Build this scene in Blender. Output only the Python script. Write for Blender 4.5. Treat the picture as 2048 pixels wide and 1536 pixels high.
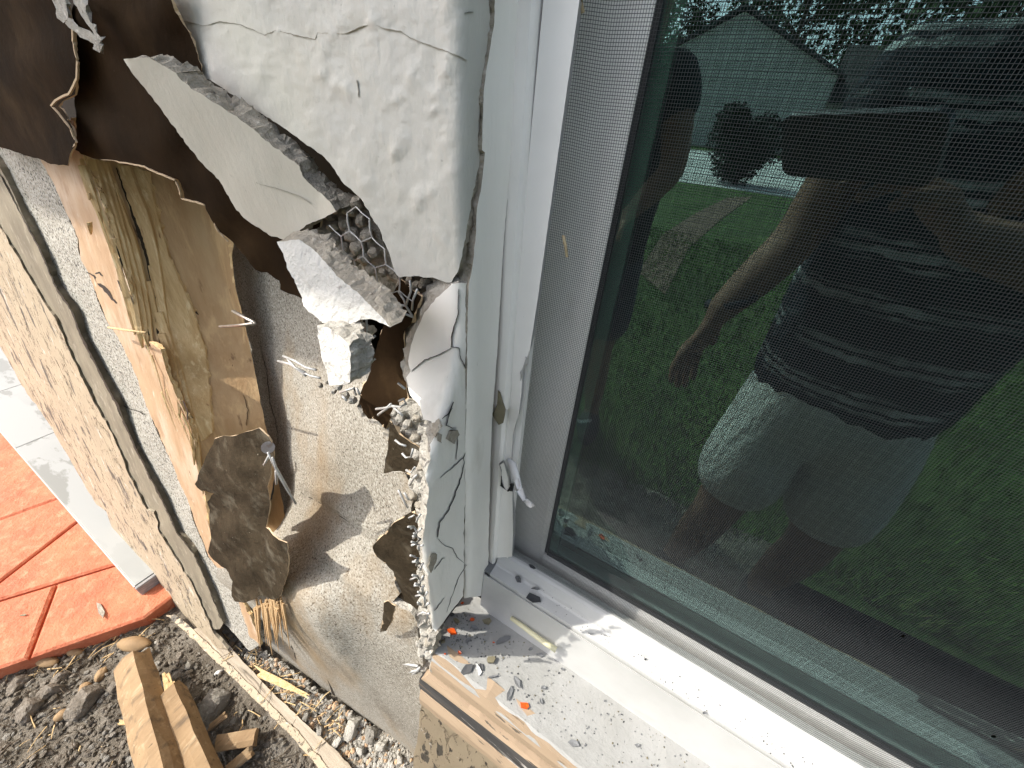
import bpy, bmesh, math, random
from mathutils import Vector, Matrix, noise
from mathutils.geometry import delaunay_2d_cdt
random.seed(7)
C = bpy.context.scene.collection
SC = bpy.context.scene
for o in list(bpy.data.objects): bpy.data.objects.remove(o)

# ------------------------------------------------------------------ camera
H = 1.30                       # lens height above the soil
CAMD = 0.30                    # lens to window glass
FPX = 768.94                   # focal length in photo pixels (2048 wide)
AX = Vector((0.85479298, 0.34464204, -0.38800879))
AY = Vector((0.51491127, -0.46990768, 0.716975))
AZ = Vector((0.06477141, -0.8126553, -0.57913385))
EYE = Vector((0, -CAMD, H))
cam = bpy.data.cameras.new("camera"); co = bpy.data.objects.new("camera", cam); C.objects.link(co)
right = Vector((AX[0], AY[0], AZ[0])); down = Vector((AX[1], AY[1], AZ[1])); fwd = Vector((AX[2], AY[2], AZ[2]))
co.matrix_world = Matrix(((right.x, -down.x, -fwd.x, EYE.x), (right.y, -down.y, -fwd.y, EYE.y), (right.z, -down.z, -fwd.z, EYE.z), (0, 0, 0, 1)))
cam.sensor_width = 36; cam.lens = FPX/2048*36; cam.clip_start = 0.003; cam.clip_end = 2000
SC.camera = co
# ------------------------------------------------------------------ light
SUN_EL, SUN_A = math.radians(46), math.radians(35)     # elevation; angle out from the wall plane, from the left
sdir = Vector((-math.cos(SUN_EL)*math.cos(SUN_A), -math.cos(SUN_EL)*math.sin(SUN_A), math.sin(SUN_EL)))
w = bpy.data.worlds.new("World"); SC.world = w; w.use_nodes = True
nt = w.node_tree; nt.nodes.clear()
sky = nt.nodes.new('ShaderNodeTexSky'); sky.sky_type = 'NISHITA'; sky.sun_disc = False
sky.dust_density = 3.0; sky.air_density = .8; sky.sun_elevation = SUN_EL; sky.sun_rotation = math.atan2(sdir.x, sdir.y)
bg = nt.nodes.new('ShaderNodeBackground'); bg.inputs[1].default_value = 0.15
ow = nt.nodes.new('ShaderNodeOutputWorld'); hs_ = nt.nodes.new('ShaderNodeHueSaturation'); hs_.inputs['Saturation'].default_value = .55; nt.links.new(sky.outputs[0], hs_.inputs['Color']); nt.links.new(hs_.outputs[0], bg.inputs[0]); nt.links.new(bg.outputs[0], ow.inputs[0])
sl = bpy.data.lights.new("sun", 'SUN'); sl.energy = 2.0; sl.angle = math.radians(0.5); sl.color = (1.0, 0.95, 0.86)
so = bpy.data.objects.new("sun", sl); C.objects.link(so); so.rotation_euler = sdir.to_track_quat('Z', 'Y').to_euler(); so.location = (-3, -3, 6)
SC.view_settings.view_transform = 'Standard'; SC.view_settings.look = 'None'; SC.view_settings.exposure = 1.45; SC.view_settings.gamma = 1
SC.cycles.max_bounces = 8; SC.cycles.transparent_max_bounces = 16

# ------------------------------------------------------------------ photo pixel -> point on a real plane (z relative to lens)
def ray(px, py):
    d = Vector((px-1024, py-768, FPX)); return Vector((AX.dot(d), AY.dot(d), AZ.dot(d)))
def at_t(px, py, t): return EYE + ray(px, py)*t
def hit_y(px, py, y): d = ray(px, py); return EYE + d*((y+CAMD)/d.y)
def hit_z(px, py, z): d = ray(px, py); return EYE + d*(z/d.z)
def hit_x(px, py, x): d = ray(px, py); return EYE + d*(x/d.x)
def hit_p(px, py, a, c):        # plane y = a + c*z   (z rel. lens)
    d = ray(px, py); return EYE + d*((a+CAMD)/(d.y - c*d.z))
def proj(x, y, z):              # z rel. lens
    v = Vector((x, y+CAMD, z)); q = Vector((v.dot(right), v.dot(down), v.dot(fwd))); return (1024+FPX*q.x/q.z, 768+FPX*q.y/q.z)
BA, BC = -0.085, 0.165          # plane the broken boards stand in: leans outward to the foot
def S_y(y): return lambda px, py: hit_y(px, py, y)
def S_p(a, c): return lambda px, py: hit_p(px, py, a, c)
def S_B(off=0): return S_p(BA+off, BC)
def S_rbf(ctrl, sig=110):       # smooth sheet through (px, py, y) control points
    def f(px, py):
        sw = sy = 0
        for cx, cy, y in ctrl:
            g = math.exp(-((px-cx)**2+(py-cy)**2)/(2*sig*sig)) + 1e-9; sw += g; sy += g*y
        return hit_y(px, py, sy/sw)
    return f
def S_corner(yf, xr, k=0.012):  # wall face y=yf turning at x=xr into the window reveal, rounded
    def f(px, py):
        d = ray(px, py); y = yf(px, py) if callable(yf) else yf
        t1 = (y+CAMD)/d.y; t2 = xr/d.x if d.x < 0 else 0
        kk = k/d.length
        h = max(kk-abs(t1-t2), 0)/kk
        return EYE + d*(max(t1, t2)+h*h*kk*0.25)
    return f

# ------------------------------------------------------------------ materials
def mat(name, base, rough=0.8, col2=None, scale=30, stretch=(1, 1, 1), mix=(0.35, 0.65), layers=(), bump=(), spec=0.3, metal=0, detail=6, rot=(0, 0, 0)):
    """base/col2 blended by a noise; layers: (colour, scale, stretch, lo, hi, kind); bump: (scale, stretch, strength, dist, kind)"""
    m = bpy.data.materials.new(name); m.use_nodes = True; t = m.node_tree; n = t.nodes; L = t.links
    p = n['Principled BSDF']; p.inputs['Roughness'].default_value = rough; p.inputs['Specular IOR Level'].default_value = spec; p.inputs['Metallic'].default_value = metal
    tc = n.new('ShaderNodeTexCoord')
    def tex(sc, st, kind='noise', seed=0):
        mp = n.new('ShaderNodeMapping'); L.new(tc.outputs['Object'], mp.inputs[0]); mp.inputs['Scale'].default_value = st; mp.inputs['Location'].default_value = (seed*3.1, seed*1.7, seed*2.3); mp.inputs['Rotation'].default_value = rot
        if kind == 'voronoi':
            x = n.new('ShaderNodeTexVoronoi'); x.inputs['Scale'].default_value = sc; L.new(mp.outputs[0], x.inputs['Vector']); return x.outputs['Distance']
        if kind == 'cell':
            x = n.new('ShaderNodeTexVoronoi'); x.feature = 'DISTANCE_TO_EDGE'; x.inputs['Scale'].default_value = sc; L.new(mp.outputs[0], x.inputs['Vector']); return x.outputs['Distance']
        x = n.new('ShaderNodeTexNoise'); x.inputs['Scale'].default_value = sc; x.inputs['Detail'].default_value = detail; x.inputs['Roughness'].default_value = 0.6
        L.new(mp.outputs[0], x.inputs['Vector']); return x.outputs['Fac']
    def ramp(fac, lo, hi):
        r = n.new('ShaderNodeMapRange'); r.inputs['From Min'].default_value = lo; r.inputs['From Max'].default_value = hi; L.new(fac, r.inputs['Value']); return r.outputs[0]
    def mixc(f, a, b):
        x = n.new('ShaderNodeMix'); x.data_type = 'RGBA'; L.new(f, x.inputs[0])
        for i, v in ((6, a), (7, b)):
            if isinstance(v, (tuple, list)): x.inputs[i].default_value = (*v, 1)
            else: L.new(v, x.inputs[i])
        return x.outputs[2]
    cur = base
    if col2: cur = mixc(ramp(tex(scale, stretch), *mix), base, col2)
    for i, (c2, sc, st, lo, hi, *kd) in enumerate(layers):
        cur = mixc(ramp(tex(sc, st, kd[0] if kd else 'noise', i+1), lo, hi), cur, c2)
    if isinstance(cur, (tuple, list)): p.inputs['Base Color'].default_value = (*cur, 1)
    else: L.new(cur, p.inputs['Base Color'])
    prev = None
    for i, (sc, st, strength, dist, *kd) in enumerate(bump):
        b = n.new('ShaderNodeBump'); b.inputs['Strength'].default_value = strength; b.inputs['Distance'].default_value = dist
        f = tex(sc, st, kd[0] if kd else 'noise', i+5)
        if len(kd) > 1: f = ramp(f, kd[1], kd[2])
        L.new(f, b.inputs['Height'])
        if prev: L.new(prev, b.inputs['Normal'])
        prev = b.outputs[0]
    if prev: L.new(prev, p.inputs['Normal'])
    return m
M = {}
M['stucco'] = mat('painted stucco', (.53, .525, .485), .6, (.46, .455, .415), 9, layers=[((.30, .295, .27), 190, (1, 1, 1), .69, .77), ((.58, .555, .475), 5, (1, 1, 1), .52, .75), ((.36, .35, .315), 34, (1, 1, .4), .67, .80)],
                  bump=[(130, (1, 1, .35), .6, .0014), (480, (1, 1, .6), .4, .0007), (22, (1, 1, .5), .25, .003)], detail=9)
M['stucco_smooth'] = mat('painted stucco reveal', (.84, .825, .775), .5, (.77, .755, .705), 14, stretch=(1, 1, .25), layers=[((.36, .34, .30), 210, (1, 1, .5), .70, .78), ((.60, .58, .52), 22, (1, 1, .3), .60, .80)], bump=[(60, (1, 1, .1), .45, .0016), (300, (1, 1, .3), .35, .0007), (18, (1, 1, .6), .35, .003)], detail=8)
M['stucco_beige'] = mat('weathered painted stucco', (.56, .53, .455), .6, (.49, .46, .39), 12, layers=[((.28, .26, .22), 150, (1, 1, .5), .68, .75), ((.40, .37, .31), 26, (1, 1, .6), .64, .80)], bump=[(70, (1, 1, .3), .45, .0018), (420, (1, 1, 1), .35, .0007)], detail=8)
M['stucco_rough'] = mat('rough painted stucco', (.60, .59, .555), .6, (.52, .51, .475), 30, layers=[((.30, .285, .26), 90, (1, 1, 1), .60, .70)], bump=[(90, (1, 1, 1), 1.0, .006), (320, (1, 1, 1), .6, .0015)], detail=8)
M['mortar'] = mat('grey mortar', (.38, .345, .285), .95, (.27, .245, .20), 60, layers=[((.50, .465, .40), 190, (1, 1, 1), .58, .70), ((.10, .093, .08), 240, (1, 1, 1), .64, .74)], bump=[(90, (1, 1, 1), 1.0, .005), (400, (1, 1, 1), .8, .0016)])
M['mortar_pale'] = mat('pale broken mortar', (.43, .41, .365), .95, (.32, .30, .26), 70, layers=[((.15, .135, .11), 220, (1, 1, 1), .62, .72), ((.54, .52, .48), 120, (1, 1, 1), .60, .72)], bump=[(130, (1, 1, 1), 1, .005), (450, (1, 1, 1), .7, .0015)])
M['sheet'] = mat('speckled backing board', (.30, .275, .23), .9, (.23, .205, .165), 6, layers=[((.40, .38, .33), 300, (1, 1, 1), .48, .56), ((.075, .06, .045), 340, (1, 1, 1), .56, .62), ((.27, .185, .095), 6.5, (1, 1, .35), .50, .76), ((.10, .08, .055), 9, (1, 1, .35), .58, .85), ((.09, .07, .05), 75, (1, 1, 1), .67, .76)],
                 bump=[(300, (1, 1, 1), .5, .0014), (40, (1, 1, .4), .3, .002)], rot=(0, .5, 0))
M['strip'] = mat('speckled render strip', (.37, .345, .29), .9, (.29, .27, .225), 8, layers=[((.48, .46, .41), 230, (1, 1, 1), .48, .56), ((.06, .056, .05), 250, (1, 1, 1), .55, .60)], bump=[(260, (1, 1, 1), .8, .002)])
M['paper'] = mat('dark building paper', (.030, .017, .0075), .95, (.010, .006, .003), 7, layers=[((.058, .036, .017), 10, (1, 1, 1), .55, .85), ((.13, .11, .08), 300, (1, 1, 1), .72, .78)], bump=[(30, (1, 1, 1), .4, .004), (300, (1, 1, 1), .35, .0008)], spec=.05)
M['paper_grey'] = mat('mud stained building paper', (.055, .041, .025), .9, (.022, .016, .009), 16, layers=[((.16, .14, .105), 20, (1, 1, 1), .54, .80), ((.30, .27, .22), 170, (1, 1, 1), .68, .74)], bump=[(45, (1, 1, 1), .8, .006), (300, (1, 1, 1), .5, .001)], spec=.1, detail=9)
M['paper_edge'] = mat('torn paper edge', (.50, .38, .25), .9)
M['wood'] = mat('raw pine', (.50, .345, .185), .65, (.39, .24, .115), 30, stretch=(1.4, 1.4, .07), mix=(.3, .7), layers=[((.62, .43, .225), 55, (1, 1, .05), .53, .72), ((.15, .075, .035), 70, (1, 1, .10), .64, .74), ((.24, .12, .05), 20, (1, 1, .45), .60, .80), ((.13, .07, .035), 130, (1, 1, .5), .70, .76)], bump=[(120, (1, 1, .04), .7, .002), (300, (1, 1, .1), .4, .0008)], detail=9)
M['wood_face'] = mat('pine stud face', (.48, .33, .205), .75, (.39, .25, .145), 22, stretch=(1, 1, .2), layers=[((.56, .44, .33), 14, (1, 1, .4), .50, .72), ((.12, .065, .035), 55, (1, 1, .25), .66, .74), ((.30, .175, .10), 30, (1, 1, .6), .58, .78), ((.58, .48, .37), 120, (1, 1, .3), .62, .72)], bump=[(90, (1, 1, .25), .8, .003), (300, (1, 1, .3), .5, .001)], detail=9)
M['splinter'] = mat('split pine', (.64, .465, .245), .75, (.52, .35, .165), 70, stretch=(1, 1, .035), mix=(.4, .6), layers=[((.72, .57, .33), 150, (1, 1, .025), .54, .66), ((.26, .14, .06), 130, (1, 1, .03), .67, .75)], bump=[(260, (1, 1, .03), 1.0, .002)], detail=8)
M['tan'] = mat('peeling tan paint', (.43, .355, .25), .7, (.37, .30, .21), 7, layers=[((.12, .105, .085), 24, (1, 1, .33), .595, .61), ((.56, .50, .42), 48, (1, 1, .4), .62, .66), ((.09, .075, .06), 110, (1, 1, .4), .63, .65)],
               bump=[(24, (1, 1, .33), 1.0, .006, 'noise', .61, .58), (110, (1, 1, .4), 1.0, .0025, 'noise', .65, .61), (300, (1, 1, 1), .4, .001)], detail=6)
M['tan_clean'] = mat('tan paint', (.36, .27, .185), .65, (.29, .215, .145), 12, stretch=(.15, 1, 1), layers=[((.25, .18, .12), 60, (.12, 1, 1), .66, .74), ((.11, .09, .07), 100, (.22, 1, 1), .655, .675)], bump=[(70, (.1, 1, 1), .6, .002), (100, (.22, 1, 1), .8, .002, 'noise', .675, .64)])
M['board_edge'] = mat('grey board edge', (.25, .215, .155), .9, (.17, .145, .105), 22, stretch=(1, 1, .3), layers=[((.36, .32, .25), 60, (1, 1, .4), .56, .72), ((.08, .07, .05), 60, (1, 1, .4), .66, .75)], bump=[(80, (1, 1, .3), .8, .003)])
M['weathered'] = mat('weathered grey timber', (.42, .36, .28), .85, (.26, .21, .15), 34, stretch=(.06, 1, 1), layers=[((.09, .075, .055), 70, (.05, 1, 1), .60, .68), ((.62, .56, .46), 60, (.08, 1, 1), .60, .72)], bump=[(120, (.05, 1, 1), .9, .003)], rot=(0, 0, .02))
M['black_peel'] = mat('black weathered timber with paint flecks', (.030, .029, .029), .8, (.07, .066, .062), 50, stretch=(.04, 1, 1), layers=[((.52, .49, .45), 110, (.05, 1, 1), .575, .615), ((.28, .17, .085), 90, (.04, 1, 1), .62, .70)], bump=[(150, (.04, 1, 1), 1.0, .004)], detail=8)
M['vinyl'] = mat('white vinyl', (.84, .825, .79), .35, (.79, .775, .74), 12, layers=[((.34, .33, .30), 330, (1, 1, 1), .735, .77), ((.62, .60, .55), 24, (1, 1, .5), .62, .82)], spec=.5, bump=[(40, (1, 1, 1), .08, .001)])
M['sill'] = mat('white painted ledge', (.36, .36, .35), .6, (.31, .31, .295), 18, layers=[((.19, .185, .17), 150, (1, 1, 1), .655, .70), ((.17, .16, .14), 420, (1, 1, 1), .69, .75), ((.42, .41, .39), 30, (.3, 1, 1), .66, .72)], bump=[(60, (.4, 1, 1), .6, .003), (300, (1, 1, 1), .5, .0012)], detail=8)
M['gasket'] = mat('black gasket', (.012, .013, .014), .5)
M['spacer'] = mat('dull green spacer bar', (.22, .32, .27), .5, metal=.2)
M['wire_screen'] = mat('screen fibre', (.035, .038, .04), .45, spec=.5)
M['wire'] = mat('galvanised lath wire', (.50, .50, .49), .5, (.36, .355, .34), 90, metal=.35)
M['nail'] = mat('dull steel nail', (.36, .345, .32), .4, (.24, .19, .15), 120, metal=.8)
M['alu'] = mat('bare aluminium', (.55, .55, .56), .35, metal=.7)
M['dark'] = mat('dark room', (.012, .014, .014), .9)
M['cavity'] = mat('old dark sheathing and gap shade', (.035, .026, .017), .9, (.03, .022, .014), 25, stretch=(1, 1, .2), bump=[(80, (1, 1, .2), .4, .002)])
M['soil'] = mat('dry dark soil', (.19, .165, .13), .95, (.10, .084, .064), 9, layers=[((.25, .225, .19), 30, (1, 1, 1), .48, .72), ((.04, .031, .022), 75, (1, 1, 1), .60, .72), ((.32, .295, .25), 190, (1, 1, 1), .62, .72)], bump=[(70, (1, 1, 1), .9, .012), (260, (1, 1, 1), .9, .004)], detail=9)
M['red'] = mat('red stamped concrete', (.55, .175, .085), .7, (.44, .12, .058), 9, layers=[((.59, .25, .14), 34, (1, 1, 1), .52, .74), ((.20, .075, .045), 200, (1, 1, 1), .65, .73), ((.45, .30, .22), 120, (1, 1, 1), .68, .76)], bump=[(22, (1, 1, 1), .8, .010), (160, (1, 1, 1), .7, .003)], detail=9)
M['marble'] = mat('pale marble tile', (.29, .295, .28), .35, (.26, .265, .25), 3, layers=[((.19, .19, .17), 3.2, (1, 2.5, 1), .485, .51), ((.29, .295, .28), 3.2, (1, 2.5, 1), .51, .55)], spec=.4)
M['marble_edge'] = mat('pinkish cut tile edge', (.55, .46, .44), .6, (.48, .41, .40), 40)
M['tile_end'] = mat('grey streaked tile end', (.34, .335, .325), .6, (.22, .215, .21), 60, stretch=(1, 1, 4))
M['pebble'] = mat('tan pebble', (.31, .205, .105), .75, (.23, .15, .08), 30, bump=[(80, (1, 1, 1), .2, .002)])
M['stone'] = mat('grey stone', (.25, .235, .205), .95, (.16, .145, .12), 60, layers=[((.38, .36, .32), 130, (1, 1, 1), .56, .70)], bump=[(120, (1, 1, 1), 1, .006), (400, (1, 1, 1), .6, .0015)])
M['slag'] = mat('brown clod', (.22, .19, .155), .95, (.125, .105, .08), 50, layers=[((.30, .27, .23), 90, (1, 1, 1), .55, .72)], bump=[(90, (1, 1, 1), 1, .008), (300, (1, 1, 1), .8, .002)])
M['flake'] = mat('grey paint flake', (.20, .205, .21), .6, (.155, .16, .165), 60)
M['flake_dark'] = mat('dark grey paint flake', (.06, .062, .065), .6)
M['flake_white'] = mat('white paint flake', (.66, .66, .65), .6)
M['flake_olive'] = mat('olive mortar flake', (.22, .195, .125), .8, (.15, .135, .09), 90, bump=[(150, (1, 1, 1), .5, .002)])
M['orange'] = mat('orange plastic', (.80, .13, .02), .2, (.6, .07, .01), 120, spec=.6)
M['yellow'] = mat('cream plastic', (.74, .70, .46), .4, spec=.5)
M['offcut'] = mat('weathered pine offcut', (.31, .21, .115), .8, (.23, .15, .08), 26, stretch=(1, .2, 1), layers=[((.38, .28, .17), 60, (1, .15, 1), .55, .7), ((.13, .09, .055), 40, (1, .3, 1), .57, .70), ((.09, .06, .035), 150, (1, .12, 1), .66, .72)], bump=[(110, (1, .1, 1), .6, .003)])
M['flake_splinter'] = mat('pale wood fibre', (.66, .52, .27), .8)
M['vinyl_sun_dimmed'] = mat('sun dimmed white vinyl', (.56, .56, .545), .45, (.49, .49, .475), 14, layers=[((.26, .255, .24), 300, (1, 1, 1), .70, .74), ((.38, .375, .355), 18, (.3, 1, 1), .60, .82)], spec=.4, bump=[(40, (1, 1, 1), .1, .001)])  # same frame vinyl, colour darkened so sunlit track and fascia do not burn out
M['shrub_leaf'] = mat('dark shrub leaves', (.020, .030, .014), .8, (.010, .016, .008), 3)
M['lawn'] = mat('lawn', (.085, .150, .035), .9, (.040, .080, .018), 1.6, layers=[((.15, .17, .06), 9, (1, 1, 1), .56, .78), ((.16, .20, .05), 60, (1, 1, 1), .56, .72)], bump=[(120, (1, 1, 1), 1, .02)])
M['blade'] = mat('grass blade', (.12, .20, .045), .7, (.055, .105, .02), 2.5, layers=[((.20, .19, .08), 5, (1, 1, 1), .58, .78)])
M['mulch'] = mat('brown mulch bed', (.22, .15, .105), .95, (.12, .085, .06), 25, bump=[(40, (1, 1, 1), 1, .02)])
M['road'] = mat('pale concrete drive', (.55, .55, .52), .9, (.48, .48, .455), 2)
M['house'] = mat('grey house siding', (.58, .58, .53), .8, (.52, .52, .475), 3, bump=[(3.5, (.01, .01, 1), 1, .08)])
M['roof'] = mat('dark shingles', (.075, .075, .072), .9, (.05, .05, .05), 12)
M['leaf'] = mat('tree leaves', (.045, .075, .022), .8, (.025, .045, .014), 2)
M['bark'] = mat('bark', (.10, .075, .05), .9, (.06, .045, .03), 20)
M['carpaint'] = mat('dark vehicle paint', (.02, .021, .024), .25, spec=.6)
M['carglass'] = mat('vehicle glass', (.01, .012, .014), .05, spec=.8)
M['tyre'] = mat('tyre rubber', (.018, .018, .018), .8)
M['rim'] = mat('wheel rim', (.4, .4, .4), .3, metal=.8)
M['skin'] = mat('skin', (.26, .145, .095), .7, (.21, .115, .075), 18)
M['hair'] = mat('dark hair', (.018, .012, .008), .6)
M['shorts'] = mat('pale grey shorts', (.62, .62, .60), .85, (.52, .52, .50), 14, bump=[(18, (1, 1, .4), 1, .03), (600, (1, 1, 1), .3, .001)])
M['black_cloth'] = mat('black clothing', (.014, .014, .016), .9, (.022, .022, .025), 20, bump=[(25, (1, 1, 1), .5, .02)])
M['denim'] = mat('dark trousers', (.028, .032, .045), .9)
M['phone'] = mat('black phone back', (.012, .012, .014), .3, spec=.5)
M['lens'] = mat('camera lens glass', (.004, .004, .006), .05, spec=.9)
M['leafbit'] = mat('dry seed husk', (.46, .38, .24), .8, (.36, .28, .16), 120)
def shirt_mat():
    m = mat('striped shirt', (.012, .017, .028), .95, bump=[(9, (1, 1, .5), 1, .05), (30, (1, 1, .6), .8, .015)]); t = m.node_tree; n = t.nodes; L = t.links; p = n['Principled BSDF']
    tc = n.new('ShaderNodeTexCoord')
    def w(sc, dist, lo, hi):
        x = n.new('ShaderNodeTexWave'); x.bands_direction = 'Z'; x.inputs['Scale'].default_value = sc; x.inputs['Distortion'].default_value = dist; x.inputs['Detail'].default_value = 3; x.inputs['Detail Scale'].default_value = 2.5; L.new(tc.outputs['Object'], x.inputs['Vector'])
        r = n.new('ShaderNodeMapRange'); r.inputs['From Min'].default_value = lo; r.inputs['From Max'].default_value = hi; L.new(x.outputs['Fac'], r.inputs['Value']); return r.outputs[0]
    def mul(a, b): x = n.new('ShaderNodeMath'); x.operation = 'MULTIPLY'; L.new(a, x.inputs[0]); L.new(b, x.inputs[1]); return x.outputs[0]
    nz = n.new('ShaderNodeTexNoise'); nz.inputs['Scale'].default_value = 9; nz.inputs['Detail'].default_value = 4; L.new(tc.outputs['Object'], nz.inputs['Vector']); r = n.new('ShaderNodeMapRange'); r.inputs['From Min'].default_value = .36; r.inputs['From Max'].default_value = .62; L.new(nz.outputs['Fac'], r.inputs['Value'])
    f = mul(mul(w(3.4, 2.2, .50, .75), w(15, 2.5, .25, .5)), r.outputs[0])
    x = n.new('ShaderNodeMix'); x.data_type = 'RGBA'; x.inputs[6].default_value = (.012, .017, .028, 1); x.inputs[7].default_value = (.45, .49, .50, 1); L.new(f, x.inputs[0]); L.new(x.outputs[2], p.inputs['Base Color'])
    return m
M['shirt'] = shirt_mat()
def glass_mat():
    m = bpy.data.materials.new('window glass'); m.use_nodes = True; t = m.node_tree; n = t.nodes; L = t.links; n.clear()
    o = n.new('ShaderNodeOutputMaterial'); mx = n.new('ShaderNodeMixShader'); tr = n.new('ShaderNodeBsdfTransparent'); gl = n.new('ShaderNodeBsdfGlossy'); fr = n.new('ShaderNodeFresnel'); ad = n.new('ShaderNodeMath')
    tr.inputs[0].default_value = (.72, .86, .80, 1); gl.inputs[0].default_value = (.60, .95, .90, 1); gl.inputs['Roughness'].default_value = 0.0
    fr.inputs[0].default_value = 1.52; ad.operation = 'ADD'; ad.inputs[1].default_value = .21; ad.use_clamp = True
    L.new(fr.outputs[0], ad.inputs[0]); L.new(ad.outputs[0], mx.inputs[0]); L.new(tr.outputs[0], mx.inputs[1]); L.new(gl.outputs[0], mx.inputs[2]); L.new(mx.outputs[0], o.inputs[0])
    return m
M['glass'] = glass_mat()
M['clear'] = bpy.data.materials.new('clear inner face'); M['clear'].use_nodes = True; _n = M['clear'].node_tree; _n.nodes.clear(); _o = _n.nodes.new('ShaderNodeOutputMaterial'); _t = _n.nodes.new('ShaderNodeBsdfTransparent'); _t.inputs[0].default_value = (.80, .92, .87, 1); _n.links.new(_t.outputs[0], _o.inputs[0])

# ------------------------------------------------------------------ object helpers
def tag(o, label=None, cat=None, group=None, kind=None):
    if label: o['label'] = label
    if cat: o['category'] = cat
    if group: o['group'] = group
    if kind: o['kind'] = kind
    return o
def empty(name, loc, label, cat, group=None):
    o = bpy.data.objects.new(name, None); C.objects.link(o); o.location = loc; o.empty_display_size = .05
    return tag(o, label, cat, group)
def wloc(o):
    v = Vector(o.location)
    while o.parent: o = o.parent; v += Vector(o.location)
    return v
def obj(name, bm, mats, parent=None, smooth=False, recalc=True):
    if recalc: bmesh.ops.recalc_face_normals(bm, faces=bm.faces[:])
    me = bpy.data.meshes.new(name); bm.to_mesh(me); bm.free()
    for m in (mats if isinstance(mats, (list, tuple)) else [mats]): me.materials.append(m)
    if smooth:
        for p in me.polygons: p.use_smooth = True
    o = bpy.data.objects.new(name, me); C.objects.link(o)
    vs = me.vertices
    if len(vs):
        lo = Vector((min(v.co.x for v in vs), min(v.co.y for v in vs), min(v.co.z for v in vs))); hi = Vector((max(v.co.x for v in vs), max(v.co.y for v in vs), max(v.co.z for v in vs)))
        org = Vector(((lo.x+hi.x)/2, (lo.y+hi.y)/2, lo.z)); me.transform(Matrix.Translation(-org))
        o.location = org - (wloc(parent) if parent else Vector((0, 0, 0)))
    o.parent = parent
    return o
def bx(bm, lo, hi, mi=0, bev=0):
    """box, z relative to the lens"""
    r = bmesh.ops.create_cube(bm, size=1); vs = r['verts']
    for v in vs: v.co = Vector((lo[0]+(v.co.x+.5)*(hi[0]-lo[0]), lo[1]+(v.co.y+.5)*(hi[1]-lo[1]), H+lo[2]+(v.co.z+.5)*(hi[2]-lo[2])))
    fs = set(f for v in vs for f in v.link_faces)
    for f in fs: f.material_index = mi
    if bev:
        es = set(e for v in vs for e in v.link_edges)
        bmesh.ops.bevel(bm, geom=list(es), offset=bev, segments=2, affect='EDGES', profile=.5)
def box(name, lo, hi, m, parent=None, bev=0):
    bm = bmesh.new(); bx(bm, lo, hi, 0, bev); return obj(name, bm, m, parent)
def prism(bm, prof, axis, a, b, mi=0, seg=1, jit=0):
    """closed profile swept along z (profile = x,y) or x (profile = y,z); z relative to lens"""
    rings = []
    for k in range(seg+1):
        t = a+(b-a)*k/seg; ring = []
        for (u, v) in prof:
            p = Vector((u, v, H+t)) if axis == 'z' else Vector((t, u, H+v))
            if jit: p += Vector(noise.noise_vector(p*40))*jit
            ring.append(bm.verts.new(p))
        rings.append(ring)
    n = len(prof)
    for k in range(seg):
        for i in range(n):
            f = bm.faces.new((rings[k][i], rings[k][(i+1) % n], rings[k+1][(i+1) % n], rings[k+1][i])); f.material_index = mi
    for r in (rings[0][::-1], rings[-1]):
        f = bm.faces.new(r); f.material_index = mi
def tube(bm, pts, r, sides=5, taper=None):
    rings = []; n = len(pts)
    for i, p in enumerate(pts):
        p = Vector(p); d = (Vector(pts[min(i+1, n-1)])-Vector(pts[max(i-1, 0)]))
        if d.length < 1e-9: d = Vector((0, 0, 1))
        d.normalize(); a = d.orthogonal().normalized(); b = d.cross(a); rr = r if taper is None else r*(1+(taper-1)*i/max(n-1, 1))
        rings.append([bm.verts.new(p+(a*math.cos(q)+b*math.sin(q))*rr) for q in (2*math.pi*j/sides for j in range(sides))])
    for k in range(n-1):
        for j in range(sides): bm.faces.new((rings[k][j], rings[k][(j+1) % sides], rings[k+1][(j+1) % sides], rings[k+1][j]))
    bm.faces.new(rings[0][::-1]); bm.faces.new(rings[-1])
def jagged(out, step=8, jag=2.0, seed=0):
    """subdivide a traced outline and roughen it like a break"""
    rnd = random.Random(seed); res = []
    n = len(out)
    for i in range(n):
        a = out[i]; b = out[(i+1) % n]; L = math.hypot(b[0]-a[0], b[1]-a[1]); k = max(1, min(60, int(L/step)))
        nx, ny = -(b[1]-a[1])/max(L, 1e-6), (b[0]-a[0])/max(L, 1e-6)
        for j in range(k):
            t = j/k; x = a[0]+(b[0]-a[0])*t; y = a[1]+(b[1]-a[1])*t
            d = 0 if j == 0 else jag*(noise.noise(Vector((x*.06, y*.06, seed)))*1.2+rnd.uniform(-.5, .5))
            res.append((x+nx*d, y+ny*d))
    return res
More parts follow.
